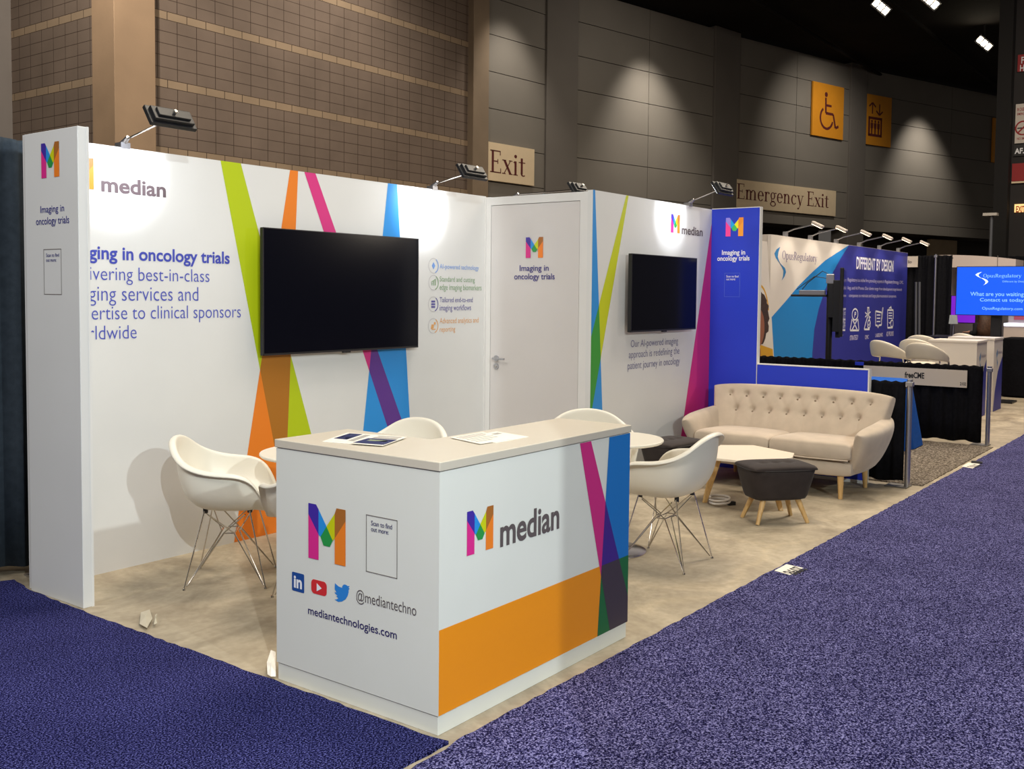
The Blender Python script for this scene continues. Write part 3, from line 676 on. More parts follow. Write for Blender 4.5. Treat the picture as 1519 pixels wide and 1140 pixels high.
# ------------------------------------------------------------------ arm spotlights on the booth walls
def arm_light(label, base, head, wall_dir, power, hw=.145, diffuse=True, aim=.55):
    base = Vector(base); head = Vector(head)
    t = thing('arm_spotlight', label, 'display lamp', base, group=None)
    mb = MB(); mb.box((base.x-.03,base.y-.035,base.z-.005),(base.x+.03,base.y+.03,base.z+.03), alu); mb.tube([base+Vector((0,0,.02)), base+Vector((0,-.06,.06))], .022, alu, 12, .012); mb.build('clamp', t, smooth=True)
    d = (head-base)
    MB().tube([base+Vector((0,-.05,.05)), head+Vector((0,.02,.0))], .006, chrome, 8).build('arm', t, smooth=True)
    n = Vector((0,wall_dir*.9,-.62)).normalized(); X = Vector((1,0,0)); Yv = n.cross(X).normalized()
    h = MB(); h.obox(head-n*.004, X*hw, Yv*.062, n*.012, black); h.obox(head-n*.025, X*(hw-.02), Yv*.045, n*.012, black)
    h.obox(head-n*.042, X*(hw-.045), Yv*.028, n*.008, black)
    h.build('lamp_head', t, bevel=.003)
    MB().obox(head+n*.0095, X*(hw-.012), Yv*.05, n*.002, M('led_diffuser',(255,255,255),.5,emit=(245,250,255),estr=9)).build('diffuser', t)
    MB().tube([head-n*.035, head-n*.07], .010, chrome, 10).build('knob', t, smooth=True)
    ld = bpy.data.lights.new('arm_spotlight_beam','SPOT'); lo = bpy.data.objects.new('arm_spotlight_beam', ld); C.objects.link(lo)
    lo.location = head+n*.02; ld.energy = power; ld.color = (.90,.94,1); ld.spot_size = math.radians(70); ld.spot_blend = .45; ld.shadow_soft_size = .02
    lo.rotation_euler = Vector((0,wall_dir,-.32)).to_track_quat('-Z','Y').to_euler()
    l2 = bpy.data.lights.new('arm_spotlight_spill','SPOT'); lo2 = bpy.data.objects.new('arm_spotlight_spill', l2); C.objects.link(lo2)
    lo2.location = head+n*.02; l2.energy = power*.35; l2.color = (.90,.94,1); l2.spot_size = math.radians(150); l2.spot_blend = .9; l2.shadow_soft_size = .03
    lo2.rotation_euler = Vector((0,wall_dir*.7,-1)).to_track_quat('-Z','Y').to_euler()
arm_light('black arm spotlight above the left end of the long striped wall', (.615,W1+.03,2.5), (.56,2.47,2.61), 1, 26)
arm_light('black arm spotlight above the right end of the long striped wall', (3.37,W1+.03,2.5), (3.2,2.47,2.585), 1, 26)
p = onY(857,281,2.3)
arm_light('black arm spotlight mostly hidden behind the top of the closet front', (4.45,3.01,2.5), (p.x,p.y,p.z), 1, 3, .11)
arm_light('black arm spotlight above the short wall with the small television', (5.74,1.93,2.5), (5.36,1.41,2.595), 1, 20)

# ------------------------------------------------------------------ counter
t = thing('reception_counter', 'white L-shaped reception counter with an orange band, in the foreground', 'counter', (.7,.3,0))
a_, b_, L_, c_, Hc, sl, pl_ = .9215, .419, 1.4006, .414, 1.038, .0344, .0761
cream_top = M('cream_worktop', (206,197,181), .38, noise=.015, nscale=5)
def Lp(e): return [(-e,-e),(L_+e,-e),(L_+e,c_+e),(b_+e,c_+e),(b_+e,a_+e),(-e,a_+e)]
cw = M('counter_laminate', (226,226,218), .45, noise=.012, nscale=4)
MB().prism(Lp(-.006), 0, pl_-.003, cw).build('plinth', t, bevel=.002)
MB().prism(Lp(-.002), pl_, Hc-sl-.003, cw).build('body', t)
MB().prism(Lp(-.012), pl_-.004, Hc-sl+.001, gap).build('joint', t)
MB().prism(Lp(.003), Hc-sl, Hc, cream_top).build('countertop', t, bevel=.003)
PF = Plane((0,-.0018+.0038,0),(1,0,0),(0,-1,0)); PL = Plane((.002,0,0),(0,-1,0),(-1,0,0))
PF = Plane((0,.002,0),(1,0,0),(0,-1,0))
f = lambda x, y: (390+x/2.193, 580+y/2.193)
zb, zt = pl_+.001, Hc-sl-.004; u1 = L_-.003
pinkS = strip(PF,f(1030,163),f(1100,605),f(1066,157),f(1177,627),zb,zt); blueS = strip(PF,f(1127,145),f(1100,590),f(1126.9,145),f(1100.1,590),zb,zt)
RC = [(.003,zb),(u1,zb),(u1,zt),(.003,zt)]; pinkS = clip(pinkS,RC)
blueS = [blueS[0],(u1,zb),(u1,zt),blueS[3]]
zo = (PF.px(*f(572,727))[1]+PF.px(*f(1097,610))[1])/2
org = [(.003,zb),(u1,zb),(u1,zo),(.003,zo)]
mb = MB(); flat(mb,PF,org,M('counter_orange',(238,146,14),.45),.0008)
flat(mb,PF,pinkS,M('counter_pink',(206,44,128),.45),.0010); flat(mb,PF,blueS,M('counter_blue',(18,116,196),.45),.0012)
flat(mb,PF,clip(blueS,pinkS),M('counter_purple',(64,34,136),.45),.0016); flat(mb,PF,clip(org,blueS),M('counter_green',(24,104,56),.45),.0018)
ch = clip(clip(org,blueS),pinkS); flat(mb,PF,ch,M('counter_charcoal',(66,56,66),.45),.0022)
mb.build('stripe_graphic', t)
mb = MB(); logo(mb,PF,(692,824),(731,812.5),758.5); mb.build('logo', t)
mb = MB(); write(mb,PF,'median',(741.5,806),(829,786),764,grey_txt,.022); mb.build('wordmark', t)
mb = MB(); logo(mb,PL,(458,827),(513,839),746); mb.build('logo', t)
mb = MB(); write(mb,PL,'@mediantechno',(529,890.5),(618,912),874,grey_txt,-.004); mb.build('handle_lettering', t)
mb = MB(); write(mb,PL,'mediantechnologies.com',(457.5,909.5),(589,947.5),898,M('ink_navy',(40,32,96),.5),.007); mb.build('address_lettering', t)
mb = MB(); qr_frame(mb,PL,(543.5,762.5),(590,771),(543.5,847),M('ink_navy',(0,0,0)),gap,[('Scan to find',(551,778.5),(582,784.5),771.5),('out more:',(551,787),(577,792.5),781.5)]); mb.build('caption_frame', t)
def rrect(u0,z0,u1_,z1,r,n=6):
    o = []
    for cx,cz,a0 in ((u1_-r,z1-r,0),(u0+r,z1-r,90),(u0+r,z0+r,180),(u1_-r,z0+r,270)):
        o += [(cx+r*math.cos(math.radians(a0+90*i/n)),cz+r*math.sin(math.radians(a0+90*i/n))) for i in range(n+1)]
    return o
mb = MB(); a = PL.px(433.5,874); b = PL.px(451.5,878); zt_ = PL.px(433.5,847)[1]
flat(mb,PL,rrect(a[0],a[1]-.002,b[0],zt_,.006),M('icon_navy',(30,76,150),.45),.0012)
write(mb,PL,'in',(436.5,870),(448.5,872.5),853,white_txt,.035,.0024)
mb.build('network_icon', t)
mb = MB(); a = PL.px(462,878.5); b = PL.px(485,883); zt_ = PL.px(462,857.5)[1]
flat(mb,PL,rrect(a[0],a[1],b[0],zt_,.018),M('icon_red',(214,48,50),.45),.0012)
cx, cz = (a[0]+b[0])/2, (a[1]+zt_)/2; flat(mb,PL,[(cx-.012,cz-.017),(cx+.018,cz),(cx-.012,cz+.017)],white_txt,.0024)
mb.build('video_icon', t)
bird = [(398,658),(410,670),(425,682),(446,690),(447,678),(458,667),(472,669),(482,677),(497,679),(488,690),(497,694),(489,705),(490,720),(483,745),(468,768),(445,782),(420,785),(394,768),(408,768),(420,762),(405,745),(416,745),(398,728),(395,718),(408,722),(396,700),(396,680)]
mb = MB(); fpx(mb,PL,[(410+x/4.56,720+y/4.56) for x,y in bird],M('icon_sky_blue',(46,132,214),.45),.0012); mb.build('bird_icon', t)

# papers on the counter
paper = M('white_paper', (238,232,220), .6); pd = M('print_dark_blue',(36,44,92),.5); pg_ = M('print_sage',(140,150,120),.5); pgr = M('print_grey',(168,164,158),.5)
Z0 = Hc+.0005
def sheet(label, px, prints, z, group, name='brochure', cat='brochure', th=.002):
    q = [onZ(x,y,z) for x,y in px]; c = sum(q,Vector())/4
    t = thing(name, label, cat, (c.x,c.y,z), group=group)
    mb = MB(); mb.prism([(p.x,p.y) for p in q][::-1], z, z+th, paper); mb.build('page', t)
    if prints:
        mb = MB()
        for u0,v0,u1_,v1,m in prints:
            W_ = lambda u,v: q[0]*(1-u)*(1-v)+q[1]*u*(1-v)+q[2]*u*v+q[3]*(1-u)*v
            mb.add([W_(u0,v0)+Vector((0,0,th+.0006)),W_(u1_,v0)+Vector((0,0,th+.0006)),W_(u1_,v1)+Vector((0,0,th+.0006)),W_(u0,v1)+Vector((0,0,th+.0006))],[(0,3,2,1)],m)
        mb.build('printed_picture', t)
sheet('lowest plain brochure of the stack on the counter, sticking out at the left', [(478,655),(515,642),(600,648),(566,661.5)], None, Z0, None)
sheet('brochure with a colourful picture on the counter, behind the dark blue one', [(486,652.5),(518,642.5),(562,645.5),(530,657)], [(.2,.05,.95,.5,pd),(.3,.1,.6,.45,M('print_teal',(40,110,150),.5)),(.65,.1,.9,.35,M('print_lime_soft',(150,170,60),.5)),(.1,.6,.9,.8,pgr)], Z0+.0025, None)
sheet('brochure with a dark blue cover on top of the stack on the counter', [(520,657.5),(560,646),(603,648.5),(568,661)], [(.05,.02,.62,.98,pd),(.35,.2,.5,.8,pg_),(.65,.1,.8,.9,pgr),(.86,.1,.95,.9,pgr)], Z0+.0052, None)
sheet('printed sheet lying under another on the counter, poking out at the back', [(684,650),(736,640),(784,648),(736,657)], [(.1,.15,.9,.3,pgr)], Z0, None, 'paper_sheet', 'paper')
sheet('top printed sheet with faint grey lines on the middle of the counter', [(668,649),(716,641),(760,651),(712,658.5)], [(.08,.1,.9,.14,pgr),(.08,.2,.9,.24,pgr),(.08,.3,.8,.34,pgr),(.08,.45,.9,.49,pgr),(.08,.6,.9,.64,pgr),(.08,.75,.6,.79,pgr)], Z0+.0025, None, 'paper_sheet', 'paper')

# ------------------------------------------------------------------ armchairs with wire legs
def chair_shell():
    rim = [(0,.316,.420),(.10,.314,.422),(.175,.302,.427),(.214,.276,.438),(.234,.243,.456),(.248,.210,.495),(.262,.178,.562),(.279,.142,.624),(.296,.08,.656),(.305,0,.665),(.302,-.09,.676),(.280,-.175,.705),(.240,-.230,.744),(.180,-.266,.790),(.10,-.288,.820),(0,-.296,.830)]
    # smooth along the half rim
    def cr(t):
        n = len(rim)-1; x = t*n; i = min(int(x),n-1); f_ = x-i
        g = lambda k: Vector(rim[max(0,min(n,k))])
        p0,p1,p2,p3 = (g(i-1) if i>0 else Vector((-rim[1][0],rim[1][1],rim[1][2]))),g(i),g(i+1),(g(i+2) if i+2<=n else Vector((-rim[n-1][0],rim[n-1][1],rim[n-1][2])))
        return .5*((2*p1)+(p2-p0)*f_+(2*p0-5*p1+4*p2-p3)*f_*f_+(3*p1-p0-3*p2+p3)*f_**3)
    N_ = 44; half = [cr(i/(N_//2)) for i in range(N_//2+1)]
    loop = half+[Vector((-p.x,p.y,p.z)) for p in half[-2:0:-1]]
    c = Vector((0,.03,.432)); vs = [c+Vector((0,0,-.012))]; fs = []; rings = [.16,.34,.52,.68,.8,.89,.95,.985,1.0]
    n = len(loop)
    for s in rings:
        for p in loop:
            hgt = p.z-c.z; d = p-c; front = max(0,min(1,(p.y-.2)/.1))
            fr = 1-(1-s)**1.75 if hgt > .05 else s
            fz = s**3.6 if hgt > .05 else s*s
            k = min(1,max(0,(hgt)/.12)); fr = s*(1-k)+(1-(1-s)**1.75)*k; fz = s*s*(1-k)+(s**3.4)*k
            vs.append(Vector((c.x+d.x*fr, c.y+d.y*fr, c.z-.012*(1-s)+hgt*fz)))
    # rolled lip
    for ex, dz in ((.012,.005),(.028,.0),(.038,-.014)):
        for p in loop:
            o_ = Vector((p.x,p.y-.03,0)); o_ = o_.normalized() if o_.length else o_
            kk = 1.0 if p.z > .5 else .5
            vs.append(p+o_*ex*kk+Vector((0,0,dz*kk)))
    nr = len(rings)+3
    for j in range(n): fs.append((0,1+j,1+(j+1)%n))
    for i in range(nr-1):
        for j in range(n): fs.append((1+i*n+j,1+(i+1)*n+j,1+(i+1)*n+(j+1)%n,1+i*n+(j+1)%n))
    return MB().add(vs, fs, shellw)
def make_chair(label, loc, rz, group):
    t = thing('shell_armchair', label, 'chair', loc, rz, group, world=False)
    chair_shell().build('shell', t, smooth=True, solid=.008, subsurf=1)
    r = .0042
    for sx in (1,-1):
        for sy in (1,-1):
            T_ = Vector((sx*.14,sy*.125,.424)); F_ = Vector((sx*.225,sy*.222,.006)); R_ = Vector((sx*.085,sy*.030,.285)); R2 = Vector((sx*.035,sy*.050,.290)); T2 = Vector((sx*.145,-sy*.10,.405)); T3 = Vector((-sx*.10,sy*.125,.408))
            mb = MB(); mb.tube([T_+Vector((-sx*.03,0,.004)),T_,F_], r, chrome)
            mb.tube([F_+Vector((-sx*.012,-sy*.012,.012)),R_,T2], r*.9, chrome); mb.tube([F_+Vector((-sx*.012,-sy*.012,.012)),R2,T3], r*.9, chrome)
            lg = mb.build('leg', t, smooth=True); MB().lathe((sx*.12,sy*.122,.412),[(.014,0),(.014,.026)],black,12).build('mount', lg)
            MB().lathe(F_+Vector((0,0,-.006)),[(.007,0),(.009,.003),(.007,.012)],chrome,10).build('glide', lg, smooth=True)
    mb = MB(); q = [(.085,.03,.285),(.085,-.03,.285),(-.085,-.03,.285),(-.085,.03,.285),(.085,.03,.285)]
    mb.tube(q, r*.9, chrome); mb.tube([(.035,.05,.29),(-.035,.05,.29)], r*.9, chrome); mb.tube([(.035,-.05,.29),(-.035,-.05,.29)], r*.9, chrome); mb.build('brace', t, smooth=True)
    return t
GC = 'white armchairs around the round tables'
D = math.radians
ch = make_chair('white shell armchair by the left wall, facing the table, wholly seen left of the counter', (.842,2.318,0), D(-47-90), GC)
copy_thing(ch, (2.765,.525,0), D(94-90), 'white shell armchair right of the counter, seen from behind its side')
copy_thing(ch, (1.875,2.045,0), D(183-90), 'white shell armchair whose back peeks over the middle of the counter below the purple stripe')
copy_thing(ch, (3.13,1.32,0), D(218-90), 'white shell armchair whose rounded back shows over the counter end below the green stripe')
copy_thing(ch, (.862,1.552,0), D(66-90), 'white shell armchair mostly hidden behind the left edge of the counter')

# round cafe tables
def make_table(label, loc, group):
    t = thing('round_table', label, 'table', loc, 0, group, world=False)
    MB().lathe((0,0,0),[(.32,.712),(.352,.716),(.36,.724),(.36,.732),(.356,.736)],shellw,64).build('tabletop', t, smooth=True, angle=30)
    MB().lathe((0,0,0),[(.055,.03),(.05,.06),(.05,.70),(.12,.711)],shellw,32).build('pedestal', t, smooth=True)
    MB().lathe((0,0,0),[(.26,0),(.26,.006),(.22,.014),(.10,.024),(.06,.034)],chrome,56).build('base', t, smooth=True)
    return t
tb = make_table('round white table with chrome base right of the counter, by the single side-on armchair', (2.76,.955,0), 'round white tables')
copy_thing(tb, (1.205,1.945,0), 0, 'round white table behind the left edge of the counter')

# ------------------------------------------------------------------ sofa
sofam = M('beige_velvet', (192,176,157), .85, noise=.07, nscale=9, bump=.12, bscale=350, sheen=.25, spec=.15)
t = thing('sofa', 'beige two-seat sofa with buttoned back and light wood legs', 'sofa', (5.75,.92,0), -PI/2, world=False)
hw = lambda v: .78+.08*(v+1)/2
zc = lambda v: .38+.47*(v+1)/2
def backmid(u, v):
    k = (v+1)/2
    return (u*(.755+.085*k), .165+.175*k-.06*abs(u)**6, .36+.465*k+.012*(1-u*u)*k-.02*abs(u)**6*k)
B1 = [(-.66+1.32*i/8, .66) for i in range(9)]; B2 = [(-.535+1.07*i/6.0, .40) for i in range(7)]
B1 = [(-.655+1.31*i/8, .735) for i in range(9)]; B2 = [(-.573+1.146*i/7, .60) for i in range(8)]
def tuft(u, v, P):
    d = 0
    for bx, bz in B1+B2:
        r2 = ((P.x-bx)**2+(P.z-bz)**2); d -= .030*math.exp(-r2/.00045)+.012*math.exp(-r2/.004)
    for i in range(8):
        for (ax,az),(bx,bz) in ((B2[i],B1[i]),(B2[i],B1[i+1])):
            vx,vz = bx-ax,bz-az; tt = max(0,min(1,((P.x-ax)*vx+(P.z-az)*vz)/(vx*vx+vz*vz)))
            r2 = (P.x-ax-vx*tt)**2+(P.z-az-vz*tt)**2; d -= .006*math.exp(-r2/.00025)
        bx,bz = B2[i]
        if P.z < bz: d -= .006*math.exp(-(P.x-bx)**2/.0003)
    return d
mb = MB(); mb.pillow(backmid, lambda u,v: .095-.015*(v+1)/2, sofam, 150, 64, 5, tuft); bk = mb.build('backrest', t, smooth=True, angle=180)
mb = MB()
for bx, bz in B1+B2:
    k = (bz-.36)/.475; y = .165+.175*k-.068
    mb.lathe((bx,y,bz-.0),[(.003,-.009),(.008,-.005),(.009,0),(.008,.005),(.003,.009)],M('button_fabric',(140,124,106),.9),12)
mb.build('button', bk, smooth=True)
for sx in (-1,1):
    mb = MB()
    def cush(u, v, sx=sx):
        return (sx*.352+u*.347, -.10+v*.315*1.0-.03*(1-u*u)*(v<0)*v*v, .385+.012*(1-u*u)*(1-v*v)-.012*v)
    mb.pillow(cush, .082, sofam, 36, 30, 7); cu_ = mb.build('seat_cushion', t, smooth=True, angle=180)
    ey = -.432
    MB().tube([(sx*.352-.33,-.418,.330),(sx*.352,-.447,.330),(sx*.352+.33,-.418,.330)], .006, sofam, 8).build('piping', cu_, smooth=True)
def railmid(u, v): return (u*.70, -.04+v*.35-.04*(1-u*u)*(v<0)*v*v, .250)
mb = MB(); mb.pillow(railmid, .068, sofam, 40, 24, 8); mb.build('base', t, smooth=True, angle=180)
for sx in (-1,1):
    def armmid(u, v, sx=sx):
        k = max(0,(v+1)/2); y = -.03+u*(.29+.10*k)-.035*k
        return (sx*(.632+.200*k**.7-.035*k*k+.02*(1-u*u)-.02*max(0,-u)**3), y, .205+(.375+.05*(u+1)/2)*k-.03*max(0,-u)**4*k)
    mb = MB(); mb.pillow((lambda u,v: armmid(u,v)) if sx > 0 else (lambda u,v: armmid(-u,v)), lambda u,v: .058+.035*(v+1)/2, sofam, 44, 36, 3.2)
    mb.build('armrest', t, smooth=True, angle=180)
    for y in (-.36,.285):
        x = sx*.61
        MB().tube([(x,y,0),(x-sx*.008,y*.96,.21)], .017, beech, 16, .029).build('leg', t, smooth=True)

# ------------------------------------------------------------------ ottomans
ottm = M('charcoal_velvet', (54,47,45), .85, noise=.15, nscale=12, bump=.12, bscale=350, sheen=.08, spec=.15)
def make_ottoman(label, loc, rz, group):
    t = thing('ottoman', label, 'ottoman', loc, rz, group, world=False)
    n = 56; vs = []; lv = [(.0,.172,.86),(.195,.172,.97),(.212,.186,1),(.232,.25,1),(.250,.33,1),(.262,.385,1),(.258,.398,.99)]
    def se(a, rx, ry, e=4.5):
        c, s = math.cos(a), math.sin(a); k = (abs(c)**e+abs(s)**e)**(-1/e); return (rx*c*k, ry*s*k)
    mb = MB(); prof = [(.02,.013,.174),(.185,.115,.172),(.206,.136,.180),(.216,.146,.20),(.238,.166,.28),(.256,.184,.36),(.262,.190,.392),(.255,.183,.400),(.05,.04,.401)]
    for rx, ry, z in prof: vs += [(*se(2*PI*j/n,rx,ry),z) for j in range(n)]
    fs = [(i*n+j,i*n+(j+1)%n,(i+1)*n+(j+1)%n,(i+1)*n+j) for i in range(len(prof)-1) for j in range(n)]+[tuple(range(n-1,-1,-1))]
    mb.add(vs, fs, ottm); mb.build('body', t, smooth=True, angle=60)
    ps = [(.10*i,.0) for i in (-1,0,1)]
    def dd(u,v,P): return -sum(.016*math.exp(-((P.x-bx)**2+(P.y-by)**2)/.0012) for bx,by in ps)
    mb = MB(); mb.pillow(lambda u,v: (u*.262*(1-.06*v*v*v*v), v*.190*(1-.06*u**4), .402), .036, ottm, 44, 34, 4, dd, back=.2); cu_ = mb.build('cushion', t, smooth=True, angle=180)
    mb = MB(); mb.tube([(*se(2*PI*j/64,.263,.191),.400) for j in range(65)], .005, M('charcoal_piping',(44,40,40),.8), 6); mb.build('piping', cu_, smooth=True)
    mb = MB()
    for bx,by in ps: mb.lathe((bx,by,.414),[(.002,0),(.011,.003),(.010,.009),(.003,.012)],ottm,12)
    mb.build('button', cu_, smooth=True)
    for sx in (-1,1):
        for sy in (-1,1): MB().tube([(sx*.20,sy*.13,0),(sx*.135,sy*.085,.18)], .0145, beech, 14, .022).build('leg', t, smooth=True)
    return t
ot = make_ottoman('charcoal velvet ottoman in front of the coffee table', (4.302,.435,0), D(-41), 'charcoal ottomans')
copy_thing(ot, (4.87,1.60,0), D(-8), 'charcoal velvet ottoman behind the coffee table against the white wall')

# ------------------------------------------------------------------ coffee table
t = thing('coffee_table', 'low white angular coffee table with light wooden legs in front of the sofa', 'coffee table', (4.78,.92,0))
poly = [(4.365,1.06),(4.40,.66),(4.80,.50),(5.02,.57),(5.21,1.0),(5.0,1.27),(4.55,1.30)]
MB().prism(poly, .381, .402, M('white_tabletop',(234,220,200),.4,noise=.01,nscale=5)).build('tabletop', t, bevel=.004)
for (x,y),(x2,y2) in zip([(4.55,1.126),(4.649,.525),(5.12,.72)],[(4.50,1.00),(4.70,.66),(5.02,.80)]):
    a = Vector((x,y,0)); b = Vector((x2,y2,.381)); r_ = RT.copy(); r_.z = 0; r_.normalize(); q_ = Vector((-r_.y,r_.x,0))
    vs = [a+r_*i*.018+q_*j*.013 for i,j in ((-1,-1),(1,-1),(1,1),(-1,1))]+[b+r_*i*.036+q_*j*.016 for i,j in ((-1,-1),(1,-1),(1,1),(-1,1))]
    MB().add(vs,[(0,3,2,1),(4,5,6,7),(0,1,5,4),(1,2,6,5),(2,3,7,6),(3,0,4,7)],beech).build('leg', t, bevel=.004)
# coiled cable
t = thing('power_cable', 'white coiled power cable on the floor under the coffee table', 'cable', (4.75,1.0,0))
c0 = onZ(1068,745,0.02); mb = MB(); cab = M('white_cable',(206,198,188),.5)
pts = [(c0.x+.085*math.cos(a/10*PI)*(1+.02*(a%7)), c0.y+.075*math.sin(a/10*PI), .012+.0012*a) for a in range(0,48)]
mb.tube(pts, .009, cab, 8); mb.build('cord', t, smooth=True)
p = onZ(1085,745,.02); MB().box((p.x-.03,p.y-.02,.0),(p.x+.03,p.y+.02,.03), black, Matrix.Rotation(-.6,3,'Z'), p).build('plug', t, bevel=.004)

# ------------------------------------------------------------------ floor cards and scraps
def card(label, px, txt, tl, tr, top, z):
    q = [onZ(x,y,z) for x,y in px]; c = sum(q,Vector())/4; t = thing('booth_number_card', label, 'card', (c.x,c.y,z))
    MB().prism([(p.x,p.y) for p in q], z, z+.001, paper).build('card', t)
    vs, fs = glyphs(txt, .02); o_ = onZ(*tl,z); e = onZ(*tr,z)-o_; e.z = 0; n_ = Vector((-e.y,e.x,0)).normalized()*(onZ(*top,z)-o_).length
    x0,x1 = min(v[0] for v in vs),max(v[0] for v in vs); ym = max(v[1] for v in vs)
    MB().add([o_+e*((v[0]-x0)/(x1-x0))+n_*(v[1]/ym)+Vector((0,0,.0018)) for v in vs], fs, black_txt).build('number', t)
card('small white card numbered 2098 on the carpet edge beside the ottoman', [(1148.8,846),(1172,852.5),(1191.5,842),(1166.6,836.5)], '2098', (1179,840), (1160,848.5), (1184,846), .0135)
card('small white card on the carpet edge far along beside the grey carpet', [(1426,691.5),(1443,694.5),(1454,688),(1437,685.5)], '2102', (1446,688.5), (1434,692), (1449,690.5), .0135)
p = onZ(1449,686,.0135); props(MB().obox(p+Vector((0,0,.006)),(.05,.01,0),(-.01,.05,0),(0,0,.005),black).build('cable_clip'), 'small black clip beside the far number card on the carpet', 'clip')
def scrap(name, label, px, cat, lift, mat):
    q = [onZ(x,y,.015) for x,y in px]; n = len(q); vs = [v+Vector((0,0,lift[i])) for i,v in enumerate(q)]; c = sum(vs,Vector())/n
    vs2 = vs+[c+Vector((0,0,.01))]
    fs = [(i,(i+1)%n,n) for i in range(n)]
    props(MB().add(vs2,fs,mat).build(name, solid=.002), label, cat)
scrap('crumpled_paper', 'crumpled white paper scrap at the left foot of the counter', [(397,1000),(396,992),(402,980),(409,983),(409,1003),(402,1003)], 'paper', [0,.03,.05,.05,.0,0], paper)
scrap('tape_strip', 'pale strip of tape on the concrete at the carpet edge, left', [(207,925),(209,908),(222,904),(226,917),(218,931)], 'tape', [0,0,.001,.001,0], M('pale_tape',(184,176,156),.35))
scrap('tape_strip', 'tiny curled bit of tape standing on the concrete near the carpet, left', [(228,927),(230,917),(233,915),(233,925)], 'tape', [.003,.018,.018,.003], M('pale_tape',(0,0,0)))

# ------------------------------------------------------------------ drapes
def drape(name, label, A, B, z0, z1, mat, amp=.03, wl=.22, parts=True, ruffle=True):
    A = Vector((*A,0)); B = Vector((*B,0)); d = (B-A).normalized(); n = Vector((d.y,-d.x,0)); Lg = (B-A).length
    t = thing(name, label, 'curtain', (A+B)/2)
    nu = max(20,int(Lg/wl*12)); zs = [z0,z0+(z1-z0)*.3,z0+(z1-z0)*.6,z0+(z1-z0)*.85,z1-.10,z1-.05,z1-.03,z1]
    vs = []
    rnd = [random.uniform(-1,1) for _ in range(60)]
    for k, z in enumerate(zs):
        f_ = 1.0 if k < 4 else (.7 if k == 4 else .35)
        for i in range(nu+1):
            u = Lg*i/nu; ph = 2*PI*u/wl+1.3*math.sin(u*3.1+rnd[3])
            y = amp*f_*(math.sin(ph)+.4*math.sin(2.3*ph+rnd[5])+.15*math.sin(.37*ph+z))
            if k >= 4 and ruffle: y += .012*math.sin(ph*3.3+rnd[7]*3)
            zz = z+(.006*math.sin(ph*1.7) if k == len(zs)-1 and ruffle else 0)+(.010*math.sin(ph*.6) if k == 0 else 0)
            vs.append(A+d*u+n*y+Vector((0,0,zz)))
    fs = [(k*(nu+1)+i,k*(nu+1)+i+1,(k+1)*(nu+1)+i+1,(k+1)*(nu+1)+i) for k in range(len(zs)-1) for i in range(nu)]
    MB().add(vs,fs,mat).build('cloth', t, smooth=True, angle=180, solid=.004)
    MB().tube([A-n*(amp+.03)+Vector((0,0,z1-.05)),B-n*(amp+.03)+Vector((0,0,z1-.05))], .012, alu, 10).build('rail', t, smooth=True)
    return t
slate = M('slate_drape', (52,60,68), .9, noise=.15, nscale=24, bump=.25, bscale=260, spec=.1)
drape('drape', 'tall dark slate curtain at the far left behind the white wing panel', (-2.2,3.36), (.40,3.36), .05, 2.52, slate, .03, .26)
p = onX(47,850,.19); t = thing('drape_upright', 'thin silver upright between the slate curtain and the white wing panel', 'pole', (.185,3.25,0))
MB().tube([(.185,3.25,0),(.185,3.25,2.4)], .013, M('dark_metal_post',(70,62,58),.5,metal=.5), 10).build('pole', t, smooth=True)
MB().box((.13,3.20,0),(.24,3.30,.012), alu).build('foot_plate', t)
def upright(label, x, y, h):
    t = thing('drape_upright', label, 'pole', (x,y,0))
    MB().tube([(x,y,.01),(x,y,h)], .024, alu, 16).build('pole', t, smooth=True)
    MB().box((x-.03,y-.03,h-.06),(x+.03,y+.03,h-.02), alu).build('bracket', t, bevel=.004)
    MB().box((x-.09,y-.02,0),(x+.09,y+.17,.010), M('steel_plate',(120,116,110),.5,metal=.6)).build('foot_plate', t)
drape('drape', 'low black curtain directly beside the right end of the sofa', (6.315,1.9), (6.315,.07), .04, .925, darkfab, .018, .17)
upright('silver upright at the front end of the curtain beside the sofa', 6.29,.026,.95)
drape('drape', 'low black curtain with the long white lettered board hung on it', (9.46,2.85), (9.46,.09), .03, .90, darkfab, .02, .19)
upright('silver upright at the aisle end of the curtain carrying the long white board', 9.45,.015,.90)
PG = Plane((9.41,0,0),(0,-1,0),(-1,0,0))
a = PG.px(1281,543); b = PG.px(1435,548); zb = (PG.px(1435,574)[1]+PG.px(1281,567)[1])/2
zt_ = (a[1]+b[1])/2
t = thing('name_board', 'long white board with bold black lettering hung on the low black curtain', 'sign', PG.at((a[0]+b[0])/2,zb,0))
MB().obox(PG.at((a[0]+b[0])/2,(zb+zt_)/2,-.003), PG.u*(b[0]-a[0])/2, PG.n*.003, Vector((0,0,(zt_-zb)/2)), M('foam_board',(214,202,184),.6)).build('board', t)
texts(t,PG,[('freeCME',(1342,559.5),(1371,561),551,black_txt,.03),
    ('2102',(1424,571),(1433,571.5),566.5,black_txt,.02)],'lettering')
p = PG.at(a[0]-.05,zt_+.02,0); props(MB().obox(p,(0.01,0,0),(0,.05,0),(0,0,.02),royal).build('blue_clip'), 'small blue clip at the upper left corner of the long white board', 'clip')

